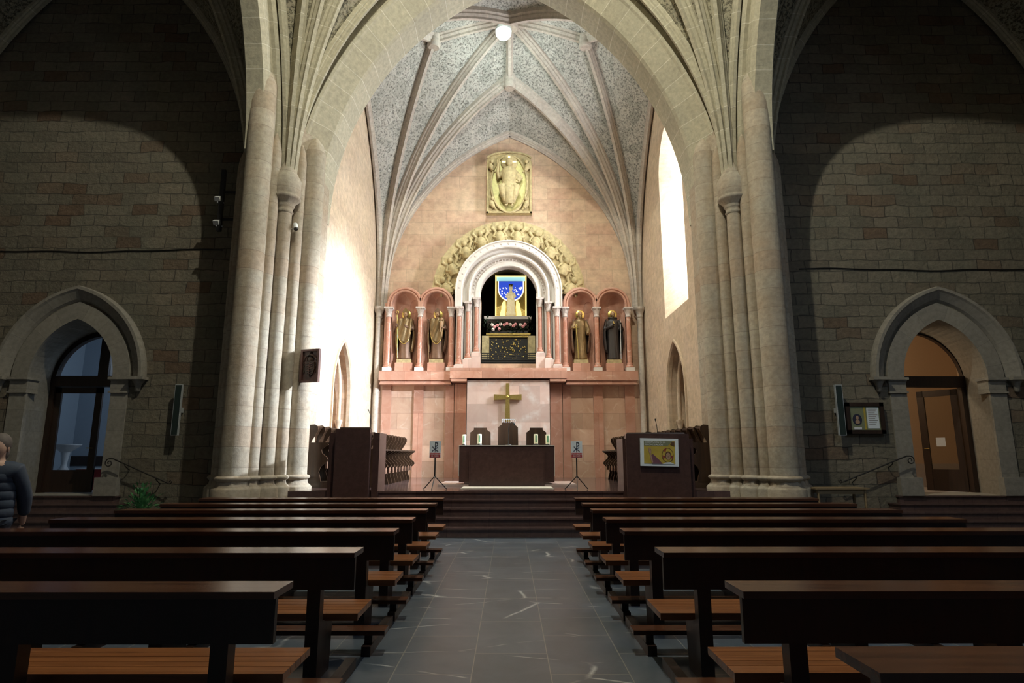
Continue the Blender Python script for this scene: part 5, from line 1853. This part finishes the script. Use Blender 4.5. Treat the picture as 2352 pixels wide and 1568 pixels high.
# ------------------------------------------------------------------ pews
def make_pew(label, x0, x1, d, group, first=None):
    """x0..x1 extent, d = distance of the near edge of the back ledge; the pew faces +y"""
    W = x1 - x0
    t = thing('pew', label, 'pew', ((x0 + x1) / 2, d, 0), group=group)
    h = W / 2
    zl = 0.88
    mb = MB()
    mb.box(-h, h, 0.0, 0.27, zl - 0.035, zl)
    mb.build('book_ledge', 'pew', t)
    MB().box(-h + 0.0, h - 0.0, 0.025, 0.06, zl - 0.25, zl - 0.035).build('back_board', 'pewdark', t)
    mb = MB()
    for k in range(5):
        a = 0.29 + k * 0.084
        mb.box(-h + 0.02, h - 0.02, a, a + 0.079, 0.385, 0.42)
    mb.box(-h + 0.02, h - 0.02, 0.295, 0.70, 0.378, 0.386)
    mb.box(-h + 0.02, h - 0.02, 0.26, 0.288, 0.37, 0.42)
    mb.build('seat', 'seatwood', t)
    n = 4
    for k in range(n):
        x = -h + 0.28 + (W - 0.56) * k / (n - 1)
        mb = MB()
        mb.box(x - 0.045, x + 0.045, 0.061, 0.15, 0.0, zl - 0.036)
        mb.build('post', 'pewdark', t)
        mb = MB()
        mb.prism([(0.15, 0.0), (0.42, 0.0), (0.46, 0.377), (0.15, 0.377)], (lambda X: (lambda a, b_, q: (X + q, a, b_)))(x), -0.03, 0.03)
        mb.build('seat_bracket', 'pewdark', t)
        x += {0: -0.19, 1: 0.10, 2: -0.10, 3: 0.19}[k]
        mb = MB()
        mb.box(x - 0.035, x + 0.035, -0.52, 0.42, 0, 0.075)
        mb.build('foot_beam', 'pewdark', t)
        mb = MB()
        mb.box(x - 0.03, x + 0.03, -0.44, -0.36, 0.075, 0.145)
        mb.build('kneeler_block', 'pewdark', t)
    MB().box(-h - 0.04, h + 0.04, -0.48, -0.32, 0.145, 0.18).build('kneeler', 'pew', t)
    return t


rows = [3.22, 4.46, 5.66, 6.70, 7.78, 8.78, 9.86]
names = ['nearest', 'second', 'third', 'fourth', 'fifth', 'sixth', 'frontmost']
inner = [1.17, 1.08, 1.03, 1.03, 1.03, 1.03, 1.04]
# one pew is built, then copied with all its parts
proto = {}
for s in (-1, 1):
    side = 'left' if s < 0 else 'right'
    other = 'door with the blurred visitor' if s < 0 else 'small table'
    for i, d in enumerate(rows):
        a, b_ = sorted((s * inner[i], s * 4.87))
        lab = 'dark wooden pew %s of the aisle, %s' % (side, ['first row from the viewer', 'second row from the viewer', 'third row from the viewer',
              'fourth row, middle of the block', 'fifth row, third from the steps', 'sixth row, next to the frontmost', 'last row before the altar steps'][i])
        g = 'pews %s of the aisle' % side
        if i == 0:
            p = make_pew(lab, a, b_, d, g)
            index_kids(p)
            proto[s] = (p, b_ - a)
        else:
            p = copy_tree(proto[s][0])
            p.location = ((a + b_) / 2, d, 0)
            p.scale = ((b_ - a) / proto[s][1], 1, 1)
            p['label'] = lab
p = copy_tree(proto[1][0])
p.location = (1.15 + 1.86, 2.06, 0)
p['label'] = 'pew at the bottom right corner, only its ledge corner showing'

# ------------------------------------------------------------------ side aisle things
for s in (-1, 1):
    # column loudspeaker
    px = 415 if s < 0 else 1925
    p0, p1 = at(px, 883, 14.5), at(px, 1000, 14.5)
    t = thing('column_speaker', 'slim dark green column loudspeaker on the wall ' + ('right of the glazed double door' if s < 0 else 'beside the framed notice'), 'speaker', (p0.x, 14.52, p1.z))
    h = p0.z - p1.z
    MB().box(-0.085, 0.085, -0.06, 0.0, 0, h).build('housing', 'grey', t)
    MB().box(-0.068, 0.068, -0.07, -0.06, 0.02, h - 0.02).build('grille', 'speaker', t)
    MB().box(-0.04, 0.04, 0.0, 0.18, h * 0.45, h * 0.55).build('bracket', 'grey', t)
    # cable
    yc_ = 576 if s < 0 else 618
    pa, pb, pm = at(-80 if s < 0 else 2440, yc_ + 4 * (s < 0), 14.66), at(512 if s < 0 else 1838, yc_ - 2, 14.66), None
    mb = MB()
    pts = []
    for k in range(25):
        f = k / 24
        q = Vector((pa.x, 14.685, pa.z)).lerp(Vector((pb.x, 14.685, pb.z)), f)
        q.z += 0.02 * math.sin(9 * f) + 0.012 * math.sin(23 * f)
        pts.append(q)
    mb.tube(pts, 0.014, 6)
    tag(mb.build('wall_cable', 'black'), 'thin black cable strung across the stone wall above the ' + ('glazed double' if s < 0 else 'open') + ' door', 'cable')
    # handrail
    t = thing('handrail', 'wrought iron handrail with scrolled ends descending beside the ' + ('glazed double' if s < 0 else 'open') + ' door', 'handrail')
    yh = 14.50
    if s < 0:
        A, B = at(262, 1053, yh), at(385, 1108, yh)
    else:
        A, B = at(2085, 1047, yh), at(1940, 1106, yh)
    q = 1 if B.x > A.x else -1
    mb = MB()
    mb.tube([A + Vector((-q * 0.08, 0, 0.0)), A, A.lerp(B, 0.5), B], 0.016, 8)
    sc_ = []
    for k in range(22):
        a_ = k * 0.42
        r_ = 0.10 * (1 - k / 26)
        sc_.append(A + Vector((-q * (0.08 + r_ * math.sin(a_)), 0, -0.10 + r_ * math.cos(a_))))
    mb.tube(sc_, 0.013, 7)
    mb.tube([B, B + Vector((q * 0.08, 0, -0.03)), B + Vector((q * 0.12, 0, 0.02)), B + Vector((q * 0.08, 0, 0.05)), B + Vector((q * 0.05, 0, 0.01))], 0.013, 7)
    mb.build('rail', 'iron', t)
    for f in (0.22, 0.80):
        c_ = A.lerp(B, f)
        MB().tube([c_, c_ + Vector((0, 0.02, -0.05)), c_ + Vector((0.03 * q, 0.10, -0.12)), c_ + Vector((0, 0.21, -0.14))], 0.012, 7).build('bracket', 'iron', t)

# framed notice
p0, p1 = at(1941, 924, 14.6), at(2037, 996, 14.6)
t = thing('framed_notice', 'dark framed notice with a portrait and text on the right wall', 'frame', ((p0.x + p1.x) / 2, 14.6, (p0.z + p1.z) / 2))
w2, h2 = (p1.x - p0.x) / 2, (p0.z - p1.z) / 2
mb = MB()
mb.box(-w2, w2, -0.03, 0.09, h2 - 0.09, h2)
mb.box(-w2, w2, -0.03, 0.09, -h2, -h2 + 0.09)
mb.box(-w2, -w2 + 0.10, -0.03, 0.09, -h2, h2)
mb.box(w2 - 0.10, w2, -0.03, 0.09, -h2, h2)
mb.build('frame', 'doorwood', t)
MB().box(-w2 + .09, w2 - .09, 0.0, 0.08, -h2 + .08, h2 - .08).build('sheet', 'poster_grey', t)
MB().box(0.05, w2 - 0.13, -0.008, 0.0, -h2 + 0.13, h2 - 0.12).build('text_page', 'paper', t)
mb = MB()
for k in range(9):
    z = h2 - 0.16 - k * 0.045
    mb.box(0.08, w2 - 0.16 - 0.03 * (k % 3), -0.010, -0.008, z, z + 0.008)
mb.build('text_lines', 'poster_brown', t)
MB().prism(el(-0.19, -0.03, 0.11, 0.13), lambda a, b_, q: (a, q, b_), -0.008, 0).build('portrait_oval', 'ink', t)
mb = MB()
mb.prism(el(-0.19, 0.01, 0.035, 0.048), lambda a, b_, q: (a, q, b_), -0.012, 0)
mb.prism(el(-0.19, -0.09, 0.055, 0.05), lambda a, b_, q: (a, q, b_), -0.012, 0)
mb.build('portrait_figure', 'poster_skin', t)
MB().box(-0.28, -0.10, -0.008, 0, -h2 + 0.10, -h2 + 0.16).build('caption', 'letter', t)
MB().box(-0.02, 0.02, -0.006, 0, -h2 + 0.10, h2 - 0.10).build('gold_strip', 'poster_yellow', t)

# small table
a_, b_ = at(1872, 1120, 13.3), at(1997, 1120, 13.3)
t = thing('side_table', 'small light wooden table by the foot of the right pier', 'table', ((a_.x + b_.x) / 2, 13.5, 0))
w2 = (b_.x - a_.x) / 2
zt_ = a_.z
MB().box(-w2, w2, -0.25, 0.30, zt_ - 0.03, zt_).build('table_top', 'tablewood', t)
mb = MB()
mb.box(-w2 + .05, w2 - .05, -0.20, -0.18, zt_ - 0.13, zt_ - 0.03)
mb.box(-w2 + .05, w2 - .05, 0.24, 0.26, zt_ - 0.13, zt_ - 0.03)
mb.build('apron', 'tablewood', t)
for x in (-w2 + .08, w2 - .08):
    for y in (-0.19, 0.25):
        mb = MB()
        mb.lathe([(0.022, 0), (0.032, zt_ - 0.03)], (x, y, 0), 4, rot=PI / 4)
        mb.build('leg', 'tablewood', t)

# carved plaque on the left pier
y = 13.95
p = [at(692, 799, y), at(741, 806, y), at(736, 880, y), at(686, 876, y)]
cx, cz = (p[0].x + p[1].x + p[2].x + p[3].x) / 4, sum(q.z for q in p) / 4
w2, h2 = 0.25, 0.385
t = thing('carved_plaque', 'dark carved wooden coat of arms hung on the left pier', 'plaque', (cx, y, cz), rz=math.radians(-18))
mb = MB()
mb.sweep([(-w2, 0, -h2), (-w2, 0, h2), (w2, 0, h2), (w2, 0, -h2), (-w2, 0, -h2)], [(0.0, 0.0), (0.02, -0.05), (-0.05, -0.05), (-0.05, 0.0)], (0, 1, 0))
mb.build('frame', 'plaquewood', t)
MB().box(-w2, w2, -0.005, 0.03, -h2, h2).build('panel', 'plaquewood', t)
mb = MB()
sh = [(-0.12, 0.08), (0.12, 0.08), (0.13, -0.08), (0.09, -0.20), (0, -0.26), (-0.09, -0.20), (-0.13, -0.08)]
mb.prism(sh, lambda a, b_, q: (a, q, b_), -0.04, 0)
sc2 = mb.build('shield', 'stall', t)
mb = MB()
for k in range(5):
    mb.tube([(-0.10 + 0.01 * k, -0.05, 0.04 - 0.055 * k), (-0.02, -0.055, 0.05 - 0.055 * k), (0.03, -0.05, 0.03 - 0.055 * k), (0.10 - 0.01 * k, -0.05, 0.045 - 0.055 * k)], 0.010, 6)
mb.bar((0, -0.05, 0.08), (0, -0.05, -0.24), 0.014)
mb.build('charges', 'plaquewood', sc2)
mb = MB()
mb.lathe([(0.09, 0), (0.10, 0.05), (0.06, 0.12), (0.01, 0.14)], (0, -0.01, 0.11), 16, sy=0.4)
mb.tube([(-0.13, -0.03, 0.20), (0, -0.05, 0.26), (0.13, -0.03, 0.20)], [0.015, 0.025, 0.015], 8)
mb.ball((0, -0.03, 0.31), 0.025, 1, 1, 1, 8, 6)
mb.build('crest', 'stall', t)
mb = MB()
for sg in (-1, 1):
    for k in range(5):
        mb.ball((sg * (0.165 + 0.012 * (k % 2)), -0.02, 0.13 - 0.07 * k), 0.017, 1, 0.6, 1.3, 8, 6)
    mb.tube([(sg * 0.12, -0.02, 0.20), (sg * 0.18, -0.02, 0.12), (sg * 0.165, -0.02, -0.16)], 0.007, 6)
mb.build('tassels', 'stall', t)

# camera on the pier and floodlights beside it
p = at(682, 523, 13.75)
t = thing('security_camera', 'white bullet camera fixed high on the left pier', 'camera', tuple(p))
MB().tube([(-0.03, -0.03, 0.07), (0.01, -0.08, -0.06)], 0.055, 14).build('housing', 'whitep', t)
MB().tube([(0.008, -0.075, -0.055), (0.014, -0.09, -0.085)], 0.047, 14).build('lens_hood', 'black', t)
MB().tube([(-0.03, -0.02, 0.0), (-0.10, 0.03, -0.04), (-0.20, 0.06, -0.01)], 0.018, 8).build('bracket', 'whitep', t)
a_, b_ = at(521, 392, 14.0), at(510, 532, 14.0)
t = thing('floodlight_rail', 'tall black mounting rail on the shaded side of the left pier', 'rail', (a_.x - 0.05, 14.0, b_.z))
MB().box(-0.05, 0.05, -0.04, 0.04, 0, a_.z - b_.z).build('rail', 'black', t)
MB().box(-0.02, 0.35, 0.04, 0.08, 0.3, 0.36).build('rail_bracket', 'black', t)
MB().box(-0.02, 0.35, 0.04, 0.08, 1.0, 1.06).build('rail_bracket', 'black', t)
for yy, lab in ((460, 'upper of two small white floodlights on the black rail'), (514, 'lower of two small white floodlights on the black rail')):
    p = at(501 if yy < 500 else 498, yy, 13.95)
    t = thing('small_floodlight', lab, 'floodlight', tuple(p), group='floodlights on the black rail')
    MB().obox((0, 0, 0.03), (1, 0, 0), (0, 0.8, 0.6), (0, -0.6, 0.8), 0.065, 0.05, 0.05).build('housing', 'whitep', t)
    mb = MB()
    mb.bar((0, 0.02, -0.03), (0.0, 0.02, -0.07), 0.06, 0.02)
    mb.bar((0, 0.03, -0.06), (0.14, 0.04, -0.06), 0.02)
    mb.build('bracket', 'grey', t)

# hanging flood lamp under the keystone
t = thing('vault_floodlight', 'glaring white flood lamp hanging under the chancel keystone', 'lamp', (-0.20, 17.6, 15.05))
MB().lathe([(0.06, 0.24), (0.2, 0.2), (0.27, 0.06), (0.26, 0.0)], (0, 0, 0), 20).build('housing', 'grey', t)
MB().ball((0, 0, -0.02), 0.25, 1, 1, 1, 20, 12).build('lens', 'lamp', t)
MB().tube([(0, 0, 0.14), (0.05, 0.2, 0.45), (0.2, 0.7, 0.9)], 0.015, 8).build('cable', 'black', t)

# potted plant
p = at(330, 1140, 12.9)
t = thing('potted_plant', 'small green leafy potted plant on the floor by the left door steps', 'plant', (p.x, 12.9, 0))
MB().lathe([(0.13, 0), (0.19, 0.30), (0.21, 0.31), (0.21, 0.36), (0.17, 0.36), (0.16, 0.30)], (0, 0, 0), 18).build('pot', 'pot', t)
rnd = random.Random(21)
mb = MB()
for k in range(170):
    q, el_ = rnd.uniform(0, 2 * PI), rnd.uniform(0.15, 1.4)
    r_ = rnd.uniform(0.08, 0.36)
    c_ = Vector((math.cos(q) * r_ * math.cos(el_) * 1.2, math.sin(q) * r_ * math.cos(el_), 0.42 + 0.58 * rnd.random() * math.sin(el_) * 1.0))
    d_ = (c_ - Vector((0, 0, 0.35))).normalized()
    sd = d_.cross(Vector((0, 0, 1))).normalized() * 0.035
    mb.face([c_, c_ + d_ * 0.06 + sd, c_ + d_ * 0.14 + Vector((0, 0, -0.03)), c_ + d_ * 0.06 - sd])
mb.build('foliage', 'leaf', t)
mb = MB()
for k in range(8):
    q = k * 0.8
    mb.tube([(0, 0, 0.3), (math.cos(q) * 0.08, math.sin(q) * 0.08, 0.55), (math.cos(q) * 0.2, math.sin(q) * 0.2, 0.75)], 0.006, 5)
mb.build('stem', 'leaf', t)

# stone font and red stool in the vestry
p = at(156, 1020, 17.6)
t = thing('holy_water_font', 'pale stone font on a baluster foot seen through the glass door', 'font', (p.x, 17.6, SILL))
h = p.z - SILL
MB().lathe([(0.22, 0), (0.22, 0.08), (0.12, 0.16), (0.08, 0.3), (0.13, 0.42), (0.15, 0.5), (0.08, 0.62), (0.07, 0.7), (0.12, h - 0.2)], (0, 0, 0), 20).build('foot', 'whitep', t)
MB().lathe([(0.12, h - 0.22), (0.28, h - 0.10), (0.36, h - 0.03), (0.38, h), (0.33, h), (0.2, h - 0.08), (0.02, h - 0.1)], (0, 0, 0), 24).build('bowl', 'whitep', t)
p = at(216, 1120, 17.4)
t = thing('red_cabinet', 'low dark red cabinet with papers inside the left room', 'cabinet', (p.x, 17.2, SILL))
MB().box(-0.25, 0.45, -0.2, 0.2, 0, 0.55).build('body', 'sign_red', t)
MB().box(-0.28, 0.48, -0.23, 0.2, 0.55, 0.58).build('top', 'paper', t)

# ------------------------------------------------------------------ passer-by at the left edge
px_, py_ = at(-8, 1100, 6.3).x, 6.3
t = thing('person', 'person in a dark blue padded jacket walking past at the left edge', 'person', (px_, py_, 0), rz=math.radians(15))


def skin_body(name, joints, edges, mat, parent, root=0, sub=2):
    me = bpy.data.meshes.new(name)
    me.from_pydata([j[0] for j in joints], edges, [])
    o = bpy.data.objects.new(name, me)
    C.objects.link(o)
    o.parent = parent
    me.materials.append(M[mat])
    sk = o.modifiers.new('skin', 'SKIN')
    me.skin_vertices.new(name='') if not me.skin_vertices else None
    for i, j in enumerate(joints):
        v = me.skin_vertices[0].data[i]
        v.radius = (j[1], j[2] if len(j) > 2 else j[1])
        v.use_root = i == root
    sk.use_smooth_shade = True
    sb = o.modifiers.new('sub', 'SUBSURF')
    sb.levels = sb.render_levels = sub
    return o


M['jacket'] = plain('navy_padded_jacket', (0.022, 0.035, 0.062), 0.7, noise=0.2, scale=10, bump=0.2)
M['jeans'] = plain('dark_jeans', (0.020, 0.028, 0.045), 0.8)
M['skin'] = plain('skin', (0.42, 0.26, 0.19), 0.5, noise=0.08)
M['hair'] = plain('grey_brown_hair', (0.10, 0.08, 0.07), 0.7, noise=0.3, scale=40)
M['shoe'] = plain('black_shoes', (0.015, 0.013, 0.012), 0.5)
J = [((0, 0, 0.93), .15, .11), ((0, 0, 1.10), .15, .11), ((0, 0, 1.30), .17, .12), ((0, 0, 1.42), .12, .09), ((0, 0, 1.49), .055, .055), ((0, -0.01, 1.60), .08, .09), ((0, -0.01, 1.68), .07, .08),
     ((-.17, 0, 1.40), .065, .065), ((-.23, 0.05, 1.13), .05, .05), ((-.21, -0.12, 0.93), .038, .038), ((-.21, -0.17, 0.88), .035, .025),
     ((.17, 0, 1.40), .065, .065), ((.23, 0.10, 1.14), .05, .05), ((.22, 0.16, 0.90), .038, .038), ((.22, 0.17, 0.84), .035, .025),
     ((-.09, 0, 0.86), .09, .09), ((-.10, -0.14, 0.49), .062, .062), ((-.10, -0.20, 0.10), .042, .042), ((-.10, -0.32, 0.05), .04, .03),
     ((.09, 0, 0.86), .09, .09), ((.10, 0.06, 0.49), .062, .062), ((.10, 0.26, 0.13), .042, .042), ((.10, 0.18, 0.05), .04, .03)]
E = [(0, 1), (1, 2), (2, 3), (3, 4), (4, 5), (5, 6), (3, 7), (7, 8), (8, 9), (9, 10), (3, 11), (11, 12), (12, 13), (13, 14), (0, 15), (15, 16), (16, 17), (17, 18), (0, 19), (19, 20), (20, 21), (21, 22)]
body = skin_body('body', J, E, 'skin', t)
# hands with five fingers
for s, w0 in ((-1, Vector((-.21, -0.17, 0.88))), (1, Vector((.22, 0.17, 0.84)))):
    mb = MB()
    for f in range(4):
        b0 = w0 + Vector((0, (f - 1.5) * 0.020, -0.02))
        ln = (0.075, 0.085, 0.08, 0.062)[f]
        mb.tube([b0, b0 + Vector((-s * 0.008, 0, -ln * 0.5)), b0 + Vector((-s * 0.030, 0, -ln))], [0.011, 0.010, 0.007], 8)
    mb.tube([w0 + Vector((0, -0.03, 0.0)), w0 + Vector((-s * 0.02, -0.05, -0.03)), w0 + Vector((-s * 0.03, -0.05, -0.06))], [0.013, 0.011, 0.008], 8)
    mb.build('hand', 'skin', t)
JJ = [((0, 0, 0.86), .19, .14), ((0, 0, 1.00), .19, .14), ((0, 0, 1.15), .185, .135), ((0, 0, 1.30), .20, .145), ((0, 0, 1.43), .14, .11), ((0, 0, 1.50), .08, .08),
      ((-.18, 0, 1.40), .09, .09), ((-.24, 0.05, 1.13), .075, .075), ((-.22, -0.10, 0.95), .055, .055), ((.18, 0, 1.40), .09, .09), ((.24, 0.10, 1.14), .075, .075), ((.23, 0.155, 0.93), .055, .055)]
skin_body('jacket', JJ, [(0, 1), (1, 2), (2, 3), (3, 4), (4, 5), (4, 6), (6, 7), (7, 8), (4, 9), (9, 10), (10, 11)], 'jacket', t)
mb = MB()
for k in range(6):
    z = 0.90 + 0.085 * k
    mb.lathe([(0.185, -0.042), (0.193, -0.03), (0.196, 0.0), (0.193, 0.03), (0.185, 0.042)], (0, 0, z), 28, sx=1.02, sy=0.76)
mb.build('jacket_quilting', 'jacket', t)
JT = [((0, 0, 0.90), .16, .12), ((-.09, 0, 0.84), .105, .105), ((-.10, -0.14, 0.49), .078, .078), ((-.10, -0.20, 0.12), .062, .062), ((.09, 0, 0.84), .105, .105), ((.10, 0.06, 0.49), .078, .078), ((.10, 0.26, 0.14), .062, .062)]
skin_body('trousers', JT, [(0, 1), (1, 2), (2, 3), (0, 4), (4, 5), (5, 6)], 'jeans', t)
for c_ in ((-.10, -0.26, 0.0), (.10, 0.22, 0.0)):
    mb = MB()
    mb.ball((c_[0], c_[1], 0.045), 0.05, 0.95, 2.6, 0.9, 14, 8)
    mb.build('shoe', 'shoe', t)
mb = MB()
mb.ball((0, 0.012, 1.665), 0.098, 0.95, 1.08, 1.12, 18, 12)
mb.ball((0, 0.04, 1.58), 0.078, 1.0, 0.9, 1.2, 14, 9)
mb.build('hair', 'hair', t)
mb = MB()
mb.ball((0, -0.035, 1.62), 0.088, 0.86, 0.85, 1.25, 18, 12)
mb.tube([(0, -0.105, 1.635), (0, -0.128, 1.60)], [0.010, 0.016], 7)
for sg in (-1, 1):
    mb.ball((sg * 0.078, -0.0, 1.615), 0.022, 0.5, 0.9, 1.4, 8, 6)
    mb.ball((sg * 0.030, -0.098, 1.638), 0.012, 1, 0.7, 0.7, 8, 6)
mb.tube([(-0.025, -0.103, 1.565), (0, -0.112, 1.565), (0.025, -0.103, 1.565)], 0.007, 6)
mb.build('face', 'skin', t)
